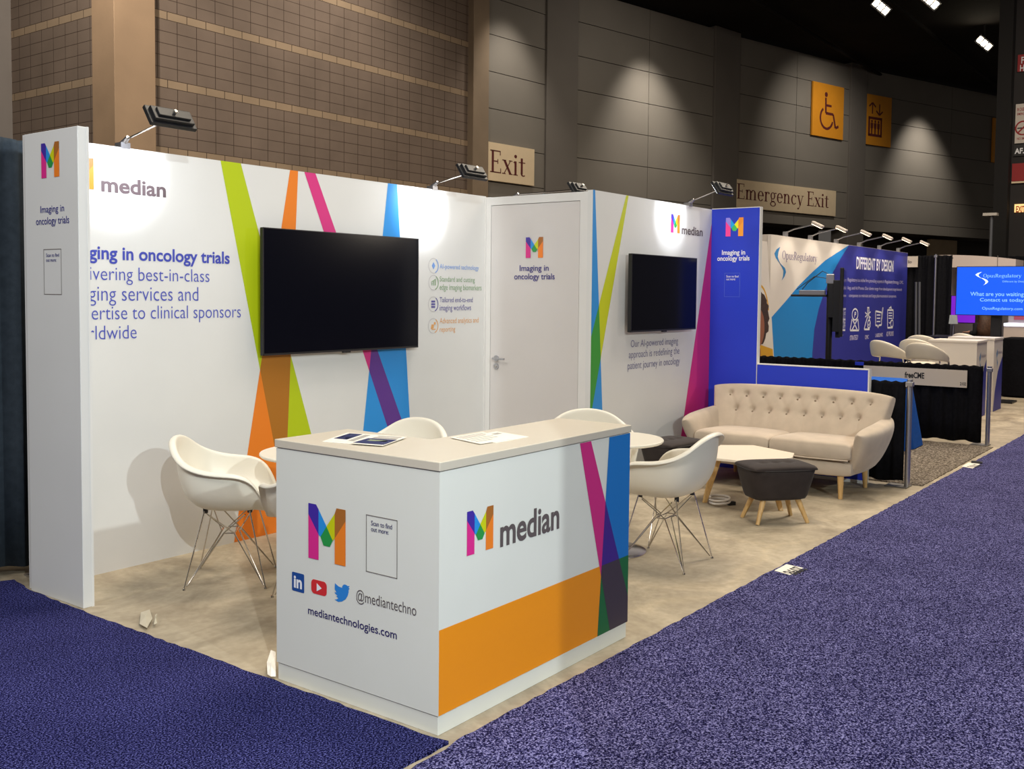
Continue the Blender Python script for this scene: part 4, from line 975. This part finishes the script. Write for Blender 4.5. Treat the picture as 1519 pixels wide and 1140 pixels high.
# table under a blue cloth in the neighbouring booth
t = thing('draped_table', 'table under a bright blue floor-length cloth beyond the low curtain', 'table', (8.7,1.5,0))
MB().box((8.12,.80,.73),(8.78,2.5,.76), white).build('tabletop', t)
vs = []; tops = []; n = 0
ring_t = [(8.1,.66),(8.3,.65),(8.5,.645),(8.7,.66),(8.80,.80),(8.80,1.4),(8.80,2.52),(8.1,2.52),(8.1,1.5),(8.1,.9)]
ring_b = [(8.06,.58),(8.32,.62),(8.55,.57),(8.95,.58),(9.22,.70),(8.90,1.4),(8.88,2.6),(8.02,2.6),(8.02,1.5),(8.04,.9)]
k = len(ring_t); vs = [(x,y,.765) for x,y in ring_t]+[(x,y,.015) for x,y in ring_b]
MB().add(vs,[tuple(range(k))]+[(i,k+i,k+(i+1)%k,(i+1)%k) for i in range(k)],bluefab).build('cloth', t, bevel=.02)

# ------------------------------------------------------------------ neighbouring exhibit beyond
opblue = M('exhibit_indigo',(48,52,148),.5,noise=.03,nscale=2); opsky = M('exhibit_sky',(28,132,206),.5); opw = M('exhibit_white',(226,218,208),.5,noise=.015,nscale=2)
PO = Plane((0,2.99,0),(1,0,0),(0,-1,0))
t = thing('exhibit_backwall', 'white and indigo backdrop headed DIFFERENT BY DESIGN in the booth beyond', 'exhibition wall', (13.6,3.02,0))
xL, xR = PO.px(1144,349)[0], PO.px(1346.7,371.5)[0]; HO = 2.51
MB().box((xL,2.99,0),(xR,3.15,HO), opw).build('panel', t)
MB().box((xL-.22,3.04,0),(xL-.005,3.14,HO-.01), M('exhibit_grey_edge',(176,168,160),.5)).build('end_cap', t)
g5 = lambda x, y: PO.px(1120+x/5.183, 330+y/5.183)
sky = [g5(722,178),g5(640,225),g5(540,290),g5(440,380),g5(330,490),g5(230,610),g5(130,745)]
u,_ = g5(130,745); mb = MB()
flat(mb,PO,[(xL+.002,sky[-1][1])]+[(xL+.002,.002)]+[(xR-.002,.002),(xR-.002,HO-.003),(sky[0][0],HO-.003)]+sky[1:-1],opsky,.001)
ind = [g5(722,178),g5(660,270),g5(600,380),g5(540,510),g5(490,660),g5(455,820),g5(440,1000)]
flat(mb,PO,[(ind[0][0],HO-.003)]+ind[1:]+[(ind[-1][0],.002),(xR-.002,.002),(xR-.002,HO-.003)],opblue,.0016)
mb.build('colour_graphic', t)
mb = MB()
wide = lambda pts: [g5(*p) for p in pts]
for pts in ([(193,185),(165,205),(148,238),(158,270),(180,300),(200,325),(182,290),(174,262),(180,225)],[(182,300),(205,340),(218,370),(215,410),(204,445),(225,415),(238,380),(230,350),(205,325)]): flat(mb,PO,wide(pts),M('exhibit_mark_blue',(50,130,190),.5),.002)
mb.build('logo', t)
h5 = lambda x, y: (1120+x/5.183, 330+y/5.183)
mb = MB(); write(mb,PO,'OpusRegulatory',h5(208,278),h5(476,305),1120 and 330+212/5.183,M('exhibit_purple_grey',(112,98,140),.5),ser=True); mb.build('lettering', t)
wt = M('soft_white_lettering',(206,200,226),.5)
texts(t,PO,[('DIFFERENT BY DESIGN',h5(778,358),h5(1062,372),330+265/5.183,white_txt,.02)],'heading')
texts(t,PO,[('Regulatory is a niche firm providing experts in Regulatory Strategy, CMC,',h5(712,452),h5(1140,470),330+425/5.183,wt),
 ('ling, and Ad Promo. Our clients range from development stage biotech',h5(712,515),h5(1128,522),330+490/5.183,wt),
 ('companies to mid-size and large pharmaceutical companies.',h5(722,575),h5(1086,572),330+550/5.183,wt)])
texts(t,PO,[(s_,h5(*l),h5(*r),330+tp/5.183,wt,.02) for s_, l, r, tp in (('STRATEGY',(728,905),(792,898),868),('CMC',(845,895),(873,892),865),('LABELING',(925,880),(980,874),852),('AD PROMO',(1008,874),(1064,868),838))],'icon_caption')
mb = MB(); ic = white_txt
def L5(pts, th=.03): line2d(mb,PO,[g5(*p) for p in pts],th,ic,.002)
def R5(cx,cy,r,rz): u,z = g5(cx,cy); u2 = g5(cx+r,cy)[0]; z2 = g5(cx,cy-rz)[1]; ring2d(mb,PO,u,z,u2-u,.025,ic,.0022,rz=z2-z)
R5(768,705,24,48); L5([(745,740),(730,828),(798,828),(790,740)]); L5([(750,745),(785,825)]); L5([(785,745),(745,825)]); L5([(764,730),(766,690),(774,690),(774,705),(766,706)],.02)
mb.build('icon', t); mb = MB(); L5([(865,655),(866,720),(850,770),(838,820),(880,820)]); L5([(876,655),(874,720),(880,745)]); L5([(862,655),(878,655)]); L5([(846,725),(888,685)],.02); L5([(846,690),(888,730)],.02); R5(875,780,12,36); L5([(870,780),(875,792),(884,765)],.02)
mb.build('icon', t); mb = MB(); L5([(926,680),(926,790),(940,790),(945,808),(950,790),(972,785),(972,690),(926,680)]); L5([(985,655),(975,740),(968,755),(970,735),(980,655),(985,655)],.02)
for y in (710,735,760): L5([(935,y),(962,y)],.02)
mb.build('icon', t); mb = MB(); L5([(1018,672),(1018,808),(1058,806)]); L5([(1018,672),(1062,672),(1062,740)]); L5([(1030,672),(1030,655),(1048,655),(1048,672)],.02); L5([(1038,655),(1046,642)],.02); R5(1052,775,11,32)
for y in (695,715,735): L5([(1026,y),(1054,y)],.018)
L5([(1028,765),(1036,775),(1046,750)],.018)
mb.build('icon', t)
t0 = None
for i,(bx,by) in enumerate([(1168,350),(1205,355),(1243,359.5),(1277,363.5),(1307,367),(1335,370)]):
    X = onY(bx,by,2.99).x
    nm = ['first','second','third','fourth','fifth','sixth'][i]
    lab = 'slim silver arm light on the DIFFERENT BY DESIGN backdrop, %s from the left of six' % nm
    if t0 is None:
        t0 = thing('arm_light', lab, 'display lamp', (X,3.02,HO), 0, 'silver arm lights over the neighbouring backdrop', world=False)
        mb = MB(); mb.box((-.03,-.03,0),(.03,.03,.07), alu); mb.build('clamp', t0, bevel=.005)
        MB().tube([(0,0,.05),(0,-.12,.10),(-.02,-.40,.155)], .012, alu, 10).build('arm', t0, smooth=True)
        q = Vector((-.02,-.47,.15)); n = Vector((0,.5,-1)).normalized(); Yv = n.cross(Vector((1,0,0)))
        MB().obox(q, (.05,0,0), Yv*.085, n*.022, M('silver_lamp_head',(206,196,186),.4)).build('lamp_head', t0, bevel=.015)
        MB().obox(q+n*.0235, (.04,0,0), Yv*.07, n*.002, M('warm_lamp_face',(255,230,190),.5,emit=(255,226,180),estr=6)).build('diffuser', t0)
    else: copy_thing(t0, (X,3.02,HO), 0, lab)
    light('arm_light_beam','SPOT',(X-.02,2.53,HO+.12),(X,2.99,1.75),52,(1,.90,.76),.03,110,.8)

# portrait banner, mostly hidden
t = thing('portrait_banner', 'white banner with a printed curly-haired portrait, partly hidden by the blue wing panel', 'banner', (9.8,2.92,0))
PP = Plane((0,2.90,0),(1,0,0),(0,-1,0))
a0 = PP.px(1138,358); a1 = PP.px(1149,545); xr = lambda z: a0[0]+(a1[0]-a0[0])*(z-a0[1])/(a1[1]-a0[1])
mb = MB(); zt_ = a0[1]; q = [(9.56,.03),(xr(.03)-.0,.03),(xr(zt_),zt_),(9.56,zt_)]
mb.add([PP.at(x,z,0) for x,z in q]+[PP.at(x,z,-.02) for x,z in q],[(0,1,2,3),(7,6,5,4),(0,4,5,1),(1,5,6,2),(2,6,7,3),(3,7,4,0)],opw); mb.build('panel', t)
MB().box((9.56,2.86,0),(10.2,2.96,.03), alu).build('stand', t)
mb = MB(); hair = M('print_hair',(58,38,30),.7,noise=.5,nscale=60); skin = M('print_skin',(150,92,66),.6); ylw = M('print_yellow',(214,160,30),.6)
cu_, cz_ = PP.px(1125,473); rad = PP.px(1141,473)[0]-cu_
def blob(mb, u, z, r, rz, mat, off, j=.10, n=40): flat(mb,PP,[(u+r*(1+random.uniform(-j,j))*math.cos(2*PI*i/n), z+rz*(1+random.uniform(-j,j))*math.sin(2*PI*i/n)) for i in range(n)],mat,off)
arc_r = PP.px(1140,426)
ring2d(mb,PP,cu_,cz_-.06,rad*1.02,.03,ylw,.001,20,110,rz=.52)
blob(mb,cu_,cz_+.0,rad*.98,.36,hair,.0015); blob(mb,cu_-.02,cz_-.12,rad*.62,.26,skin,.002,.02)
uA, zA = PP.px(1149,540)
flat(mb,PP,[(cu_-.3,.6),(xr(.6)-.02,.6),(xr(.95)-.03,.95),(cu_+.10,1.02),(cu_-.3,1.0)],ylw,.0012)
flat(mb,PP,[(cu_-.25,.55),(cu_+.10,.55),(cu_+.09,.95),(cu_,1.10),(cu_-.25,1.0)],skin,.0018)
mb.build('portrait_print', t)

# screen on a stand seen edge-on
t = thing('screen_on_stand', 'black screen on a pole stand, seen almost edge-on before the indigo backdrop', 'television', (10.16,1.92,0))
az = D(17.2); U = Vector((math.cos(az),math.sin(az),0)); Nn = Vector((U.y,-U.x,0)); c0 = Vector((10.16,1.92,0))
e0 = CAM+ray(1250,450)*13.0; e0.z = 0; c0 = e0
MB().obox(c0+Vector((0,0,1.60)), U*.70, Nn*.022, Vector((0,0,.425)), black).build('screen_case', t, bevel=.006)
mb = MB(); mb.obox(c0+Nn*.0235+Vector((0,0,1.60)), U*.69, Nn*.001, Vector((0,0,.415)), M('reflective_screen',(8,8,14),.05,spec=.8)); mb.build('screen', t)
pp = c0-Nn*.16
MB().tube([pp+Vector((0,0,.02)),pp+Vector((0,0,1.95))], .04, black, 14).build('pole', t, smooth=True)
mb = MB(); mb.obox(c0-Nn*.07+Vector((0,0,1.55)), U*.2, Nn*.045, Vector((0,0,.33)), black); mb.obox(c0-Nn*.13+Vector((0,0,1.62)), U*.12, Nn*.05, Vector((0,0,.22)), black); mb.obox(c0-Nn*.05+Vector((0,0,1.2)), U*.1, Nn*.03, Vector((0,0,.06)), black); mb.obox(pp+Vector((0,0,1.90)), U*.06, Nn*.05, Vector((0,0,.06)), alu); mb.build('mount', t, bevel=.005)
mb = MB(); mb.obox(c0-Nn*.42+Vector((0,0,1.68)), U*.16, Nn*.22, Vector((0,0,.014)), black); mb.obox(c0-Nn*.38+Vector((0,0,1.72)), U*.13, Nn*.16, Vector((0,0,.03)), M('silver_box',(150,150,156),.4,metal=.5)); mb.build('shelf', t, bevel=.004)
mb = MB(); mb.tube([pp+Vector((0,0,1.95)),pp-Nn*.1+Vector((0,0,2.0)),pp-Nn*.28+Vector((0,0,1.85)),pp-Nn*.35+Vector((0,0,1.76))], .006, black); mb.tube([pp+Vector((0,0,1.9)),pp-Nn*.2+Vector((0,0,1.93)),pp-Nn*.42+Vector((0,0,1.76))], .005, black); mb.build('cable', t, smooth=True)
mb = MB(); mb.obox(pp+Vector((0,0,.02)), U*.4, Nn*.03, Vector((0,0,.02)), black); mb.obox(pp+Vector((0,0,.02)), U*.03, Nn*.35, Vector((0,0,.02)), black); mb.build('stand_base', t)

# bar stools
def make_stool(label, loc, rz, group):
    t = thing('bar_stool', label, 'stool', loc, rz, group, world=False)
    pu = M('cream_leatherette',(232,222,204),.4,noise=.01,nscale=6)
    MB().lathe((0,0,0),[(.05,.70),(.18,.705),(.205,.73),(.205,.765),(.18,.79),(.03,.795)],pu,40).build('seat', t, smooth=True, angle=50)
    def band(u, v):
        a = D(-90)+u*D(98); k = (math.cos(u*PI/2)+.0)
        r = .245+.02*v*k
        return (r*math.cos(a), r*math.sin(a)-.02, .90+.11*k+(.03+.075*k)*v)
    mb = MB(); mb.pillow(band, .028, pu, 44, 14, 3); mb.build('backrest', t, smooth=True, angle=180)
    for s in (-1,1): MB().tube([(s*.15,.02,.71),(s*.235,.02,.73),(s*.255,.01,.80),(s*.243,.0,.89)], .013, chrome, 10).build('bracket', t, smooth=True)
    MB().lathe((0,0,0),[(.035,.02),(.028,.1),(.028,.45),(.04,.46),(.04,.70)],chrome,20).build('pedestal', t, smooth=True)
    MB().lathe((0,0,0),[(.22,0),(.22,.008),(.12,.03),(.03,.05)],chrome,40).build('base', t, smooth=True)
    mb = MB(); mb.tube([(.16*math.cos(D(a)),.06+.12*math.sin(D(a)),.30) for a in range(-30,211,20)], .010, chrome, 8); mb.build('footrest', t, smooth=True)
    return t
GS = 'cream bar stools by the white exhibit counters'
st = make_stool('cream bar stool farthest left by the white counters', (10.64,1.42,0), D(240), GS)
copy_thing(st, (10.36,.90,0), D(258), 'cream bar stool nearest the black curtain, its broad back toward us')
copy_thing(st, (11.5,1.30,0), D(262), 'cream bar stool just behind the nearest one, touching the white counter')
copy_thing(st, (13.0,1.62,0), D(265), 'cream bar stool showing only its back above the left edge of the far white counter')
copy_thing(st, (14.35,1.28,0), D(250), 'cream bar stool behind the far white counter on the right')
# exhibit counters
def exhibit_counter(label, x0, x1, y0, y1, h):
    t = thing('exhibit_counter', label, 'counter', ((x0+x1)/2,(y0+y1)/2,0), group=None)
    MB().box((x0,y0,0),(x1,y1,h-.03), opw).build('body', t); MB().box((x0-.01,y0-.01,h-.03),(x1+.01,y1+.01,h), opw).build('countertop', t, bevel=.003)
    pl = Plane((0,y0,0),(1,0,0),(0,-1,0)); mb = MB(); w_ = x1-x0
    flat(mb,pl,[(x0+.05,.002),(x1-.002,.002),(x1-.002,.80),(x0+.5*w_,.58),(x0+.22*w_,.3)],opblue,.0015)
    flat(mb,pl,[(x0+.25,h-.16),(x0+.17,h-.23),(x0+.20,h-.30),(x0+.24,h-.26)],M('exhibit_mark_blue',(0,0,0)),.0015); flat(mb,pl,[(x0+.20,h-.29),(x0+.28,h-.37),(x0+.24,h-.45),(x0+.23,h-.37)],M('exhibit_mark_blue',(0,0,0)),.0015)
    vs, fs = serif('OpusRegulatory'); xm = max(v[0] for v in vs); mb.add([pl.at(x0+.27+v[0]/xm*.30, h-.24+v[1]*.05, .002) for v in vs], fs, M('exhibit_purple_grey',(0,0,0)))
    mb.build('front_graphic', t)
exhibit_counter('nearer white exhibit counter with a blue wave on its side, behind the cream stools', 12.03,12.66,.70,1.33,1.08)
exhibit_counter('farther white exhibit counter with a blue wave, just left of the aisle', 13.14,13.75,.70,1.33,1.086)

# big blue screen
t = thing('blue_screen', 'large lit blue screen with white lettering at the right edge', 'television', (14.65,.75,0))
PT = Plane((14.6,0,0),(0,-1,0),(-1,0,0))
a = PT.px(1419.5,396); b = PT.px(1416.5,466); zt_, zb = a[1], b[1]; u0 = (a[0]+b[0])/2; u1 = u0+1.62
MB().obox(PT.at((u0+u1)/2,(zt_+zb)/2,-.04), PT.u*(u1-u0)/2, PT.n*.035, Vector((0,0,(zt_-zb)/2+.01)), black).build('casing', t)
mb = MB(); flat(mb,PT,[(u0+.01,zb),(u1-.01,zb),(u1-.01,zt_),(u0+.01,zt_)],M('screen_blue_glow',(0,40,120),.4,emit=(8,92,246),estr=1.0),.0); mb.build('screen', t)
lw = M('screen_white_glow',(200,220,255),.4,emit=(206,226,255),estr=1.0); mb = MB()
g2 = lambda x, y: (1400+x/8.773, 370+y/8.773)
for pts in ([(498,290),(440,305),(410,328),(440,350),(490,375),(462,350),(450,332),(465,312)],[(480,365),(525,395),(545,420),(535,445),(512,466),(560,440),(580,418),(565,395),(520,375)]): fpx(mb,PT,[g2(*p) for p in pts],lw,.0015)
mb.build('logo', t)
lb = M('screen_pale_blue_glow',(120,170,255),.4,emit=(120,176,255),estr=1.0); mb = MB()
texts(t,PT,[('OpusRegulatory',g2(515,362),g2(1012,362),370+315/8.773,lb,0,.002,True),
    ('Different by Design',g2(765,425),g2(1075,426),370+402/8.773,lb),
    ('What are you waiting',g2(345,598),g2(1040,608),370+548/8.773,lb,.008),
    ('Contact us today',g2(470,672),g2(1042,680),370+628/8.773,lb,.008),
    ('OpusRegulatory.com',g2(498,780),g2(1025,787),370+745/8.773,lb,.004)],'lettering')
mb = MB(); mb.box((14.75,.93,0),(14.85,1.08,1.75), black); mb.box((14.6,.7,0),(15.0,1.3,.03), black); mb.box((14.68,.85,1.5),(14.76,1.15,1.9), black); mb.build('stand', t)

# farther booths
t = thing('portal_booth', 'white curved portal booth behind the blue screen', 'exhibition wall', (18.7,2.1,0))
pw_ = M('portal_white',(212,196,188),.5,noise=.02,nscale=2)
mb = MB(); mb.box((18.5,2.65,0),(19.3,2.72,2.28), pw_); mb.build('upright', t)
def prof(y): return 2.53-.10*max(0,(2.84-y)/1.4)**2.0
vs = []; ys = [2.72-1.30*i/14 for i in range(15)]
for y in ys: vs += [(18.5,y,2.28),(18.5,y,prof(y)),(19.3,y,prof(y)),(19.3,y,2.28)]
fs = [(4*i+j,4*i+(j+1)%4,4*(i+1)+(j+1)%4,4*(i+1)+j) for i in range(14) for j in range(4)]+[(3,2,1,0),(56,57,58,59)]
MB().add(vs,fs,pw_).build('header', t)
MB().box((18.49,1.735,2.28),(18.499,1.745,2.5), gap).build('seam', t)
MB().box((18.5,2.722,0),(19.3,2.84,2.53), M('portal_side_grey',(160,146,138),.5)).build('side_cheek', t)
MB().box((19.25,1.2,0),(19.3,2.65,2.28), M('portal_back_grey',(90,84,88),.5)).build('back_panel', t)
t = thing('purple_screen', 'glowing purple screen inside the white portal booth', 'screen', (18.8,2.3,1.1))
a = onX(1411,438,18.8); b = onX(1447,480,18.8)
MB().box((18.80,b.y,b.z),(18.86,a.y,a.z), black).build('casing', t)
MB().box((18.79,b.y+.01,b.z+.02),(18.80,a.y-.01,a.z-.01), M('purple_glow',(90,20,150),.4,emit=(120,30,200),estr=.8)).build('screen', t)
MB().box((18.70,b.y-.1,0),(18.95,a.y,b.z), M('portal_back_grey',(0,0,0))).build('plinth', t)
navy = M('navy_cloth',(26,30,82),.85,noise=.1,nscale=20,spec=.1)
t = thing('draped_table', 'table under a navy cloth in front of the white portal booth', 'table', (16.5,1.85,0))
MB().box((16.0,1.3,.02),(16.7,2.36,.97), navy).build('cloth', t, bevel=.01)
MB().box((15.98,1.28,.972),(16.72,2.38,.99), M('table_dark_top',(40,40,56),.5)).build('tabletop', t)
Ztop = .9905
# card stand
t = thing('card_stand', 'small grey tilted card stand on the navy table', 'display stand', (16.15,2.14,Ztop))
a = onX(1408,467,16.1); b = onX(1420,482,16.1)
mb = MB(); mb.add([(16.13,b.y,b.z+.02),(16.08,a.y-.0,b.z+.02),(16.14,a.y,a.z),(16.19,b.y+.03,a.z),(16.15,b.y,b.z+.02),(16.10,a.y,b.z+.02),(16.16,a.y,a.z),(16.21,b.y+.03,a.z)],[(0,1,2,3),(7,6,5,4),(0,4,5,1),(1,5,6,2),(2,6,7,3),(3,7,4,0)],M('grey_card',(120,126,134),.5)); mb.build('card', t)
mb = MB(); mb.tube([(16.16,(a.y+b.y)/2,b.z+.06),(16.12,(a.y+b.y)/2,Ztop+.002)], .008, alu); mb.box((16.08,b.y,Ztop),(16.2,a.y,Ztop+.006), alu); mb.build('stem', t)
t = thing('laptop', 'dark laptop under the hand of the long-haired person', 'laptop', (16.5,1.95,Ztop))
MB().box((16.36,1.82,Ztop),(16.66,2.06,Ztop+.02), M('laptop_grey',(58,56,66),.4)).build('keyboard_deck', t)
mb = MB(); mb.box((16.36,2.06,Ztop),(16.66,2.072,Ztop+.2), M('laptop_grey',(0,0,0))); mb.build('lid', t)
t = thing('lit_counter', 'white counter with a glowing strip at the right edge behind the blue screen', 'counter', (18.2,1.2,0))
a = onX(1489.5,470,18.0); b = onX(1519,497,18.0)
MB().box((18.0,b.y-.6,0),(18.6,a.y,b.z+.16), pw_).build('body', t)
MB().box((17.98,b.y-.6,b.z+.165),(18.6,a.y,b.z+.22), M('strip_glow',(235,235,250),.4,emit=(230,234,255),estr=1.1)).build('light_strip', t)
mb = MB(); mb.box((18.4,b.y-.6,b.z+.22),(18.6,a.y,b.z+.52), M('portal_back_pale',(150,142,150),.5)); mb.box((18.38,b.y-.5,b.z+.28),(18.4,b.y+.25,b.z+.44), M('rosy_print',(150,60,84),.5)); mb.build('shelf', t)
t = thing('draped_table', 'table under a black cloth at the right edge below the blue screen', 'table', (16.6,.4,0))
MB().box((15.75,-.35,.02),(16.5,1.10,1.0), darkfab).build('cloth', t, bevel=.02)
# far black drapes and posts
drape('drape', 'tall black curtain right of the indigo backdrop', (17.0,3.05), (17.0,2.22), .05, 2.46, darkfab, .02, .2)
upright('tall silver upright against the tall black curtain', 16.95,2.50,2.48)
PB2 = Plane((16.86,0,0),(0,-1,0),(-1,0,0)); a = PB2.px(1346,380); b = PB2.px(1361.5,381); zb = PB2.px(1361,396)[1]
t = thing('name_board', 'small white name board on the tall black curtain beside the indigo backdrop', 'sign', PB2.at(b[0]-.3,zb,0))
MB().obox(PB2.at((a[0]-.02+b[0])/2,(a[1]+zb)/2,-.01), PB2.u*(b[0]-a[0]+.02)/2, PB2.n*.01, Vector((0,0,(a[1]-zb)/2)), M('foam_board',(0,0,0))).build('board', t)
mb = MB(); write(mb,PB2,'lio',(1347,390),(1352.5,390.5),385.5,grey_txt,.02); mb.build('lettering', t)
mb = MB()
t = thing('pole_bundle', 'two thin grey poles leaning before the tall black curtain', 'pole', (16.45,2.67,0))
for x in (1359,1364):
    p = onX(x,418,16.45); q = onX(x+1.5,500,16.45); MB().tube([(16.45,q.y,0.0),(16.45,p.y,p.z)], .022, M('dull_grey_pole',(96,98,104),.5,metal=.4), 10).build('pole', t, smooth=True)
drape('drape', 'black curtain closing off the booths in the distance behind the portal', (21.5,6.5), (21.5,-2.0), .05, 2.6, darkfab, .03, .3)
t = thing('lighting_mast', 'thin grey mast standing before the far wall beside the dark column', 'pole', (21.0,2.56,0))
p = onX(1471,320,21.0); MB().tube([(21.0,p.y,0),(21.0,p.y,p.z)], .035, M('dull_grey_pole',(0,0,0)), 10).build('pole', t, smooth=True)
MB().box((20.9,p.y-.12,p.z),(21.1,p.y+.16,p.z+.06), M('mast_lamp',(190,184,176),.5)).build('lamp_head', t)

# ------------------------------------------------------------------ person at the navy table, seen past the blue screen
def skinned(name, joints, edges, mat, parent, sub=2):
    me = bpy.data.meshes.new(name); me.from_pydata([j[:3] for j in joints], edges, []); me.materials.append(mat)
    o = bpy.data.objects.new(name, me); C.objects.link(o); o.parent = parent; ORG[o.name] = Vector()
    sk = o.modifiers.new('skin','SKIN'); sk.use_smooth_shade = True
    for i, j in enumerate(joints): me.skin_vertices[0].data[i].radius = (j[3], j[4] if len(j) > 4 else j[3])
    me.skin_vertices[0].data[0].use_root = True
    s_ = o.modifiers.new('sub','SUBSURF'); s_.levels = sub; s_.render_levels = sub
    return o
q = onX(1461,480,17.15)
t = thing('person', 'person with long wavy brown hair in black clothes working at the navy table', 'person', (17.15,q.y,0), -PI/2-.65, world=False); t.scale = (.88,.88,.88)
skn = M('skin_tone',(206,150,124),.55); cloth_b = M('black_clothes',(24,22,26),.85,noise=.1,nscale=20)
J = [(0,0,.95,.14,.11),(0,0,1.08,.125,.10),(0,0,1.24,.15,.11),(0,0,1.36,.13,.10),(0,0,1.45,.055,.055),(-.01,0,1.52,.055,.06),(-.015,0,1.60,.085,.075),(-.01,0,1.68,.075,.07),
     (0,.17,1.38,.06),(-.05,.24,1.16,.045),(-.30,.19,1.17,.036),(-.42,.17,1.18,.028),
     (0,-.17,1.38,.06),(-.03,-.23,1.14,.045),(-.26,-.12,1.17,.036),(-.38,-.08,1.18,.028),
     (0,.09,.88,.09),(.0,.09,.50,.062),(.02,.09,.10,.042),(-.10,.10,.04,.035),(0,-.09,.88,.09),(.0,-.09,.50,.062),(.02,-.09,.10,.042),(-.10,-.10,.04,.035)]
E_ = [(0,1),(1,2),(2,3),(3,4),(4,5),(5,6),(6,7),(3,8),(8,9),(9,10),(10,11),(3,12),(12,13),(13,14),(14,15),(0,16),(16,17),(17,18),(18,19),(0,20),(20,21),(21,22),(22,23)]
bd = skinned('body', J, E_, skn, t)
for (x,y,z,yd) in ((-.42,.17,1.18,1),(-.38,-.08,1.18,-1)):
    hj = [(x,y,z,.026,.018),(x-.05,y,z-.005,.034,.014),(x-.085,y,z-.008,.034,.012)]; he = [(0,1),(1,2)]
    for k, (dy, ln) in enumerate(((-.026,.05),(-.009,.058),(.009,.055),(.026,.042))):
        i0 = len(hj); hj += [(x-.10,y+dy,z-.006,.009),(x-.10-ln*.55,y+dy*1.15,z-.008,.008),(x-.10-ln,y+dy*1.2,z-.022,.007)]; he += [(2,i0),(i0,i0+1),(i0+1,i0+2)]
    i0 = len(hj); hj += [(x-.055,y-yd*.038,z-.005,.010),(x-.085,y-yd*.05,z-.014,.008)]; he += [(1,i0),(i0,i0+1)]
    skinned('hand', hj, he, skn, bd, 1)
J2 = [(x,y,z,(r[0]+.016),(r[1] if len(r)>1 else r[0])+.016) for x,y,z,*r in J]
top = [J2[i] for i in (0,1,2,3)]+[(0,0,1.42,.075,.07)]+[J2[i] for i in (8,9,10)]+[J2[i] for i in (12,13,14)]
skinned('shirt', top, [(0,1),(1,2),(2,3),(3,4),(3,5),(5,6),(6,7),(3,8),(8,9),(9,10)], cloth_b, bd)
tr = [J2[0],(0,.09,.88,.105),(0,.09,.5,.078),(.02,.09,.14,.06),(0,-.09,.88,.105),(0,-.09,.5,.078),(.02,-.09,.14,.06)]
skinned('trousers', tr, [(0,1),(1,2),(2,3),(0,4),(4,5),(5,6)], cloth_b, bd)
hm = M('brown_wavy_hair',(74,48,32),.6,noise=.4,nscale=30)
mb = MB(); n = 40; prof = [(.02,1.80),(.09,1.785),(.135,1.74),(.155,1.66),(.165,1.58),(.185,1.48),(.21,1.36),(.225,1.24),(.21,1.14),(.15,1.06)]
vs = []
for r_, z in prof:
    for j in range(n):
        a = 2*PI*j/n; rr = r_*(1+.05*math.sin(5*a+z*22)+.03*math.sin(11*a-z*31)); vs.append((.02+rr*.78*math.cos(a)+(.03 if z<1.5 else 0), rr*math.sin(a), z))
fs = [(i*n+j,i*n+(j+1)%n,(i+1)*n+(j+1)%n,(i+1)*n+j) for i in range(len(prof)-1) for j in range(n) if not (prof[i][1] < 1.69 and math.cos(2*PI*(j+.5)/n) < -.55)]
mb.add(vs, fs, hm).build('hair', bd, smooth=True, angle=180, solid=.012)
mb = MB()
for s in (-1,1): mb.lathe((-.098,s*.032,1.615),[(.002,-.012),(.011,-.006),(.012,0),(.011,.006),(.002,.012)],white_txt,12)
mb.build('eye', bd, smooth=True)
mb = MB(); mb.pillow(lambda u,v: (-.104-.006*(1-u*u), u*.026, 1.548+v*.008), .006, M('lip_tone',(170,90,84),.5), 10, 6, 2); mb.build('mouth', bd, smooth=True)
mb = MB(); mb.add([(-.10,-.014,1.57),(-.10,.014,1.57),(-.125,0,1.575),(-.10,0,1.62)],[(0,1,2),(1,3,2),(3,0,2)],skn); mb.build('nose', bd, subsurf=1, smooth=True)
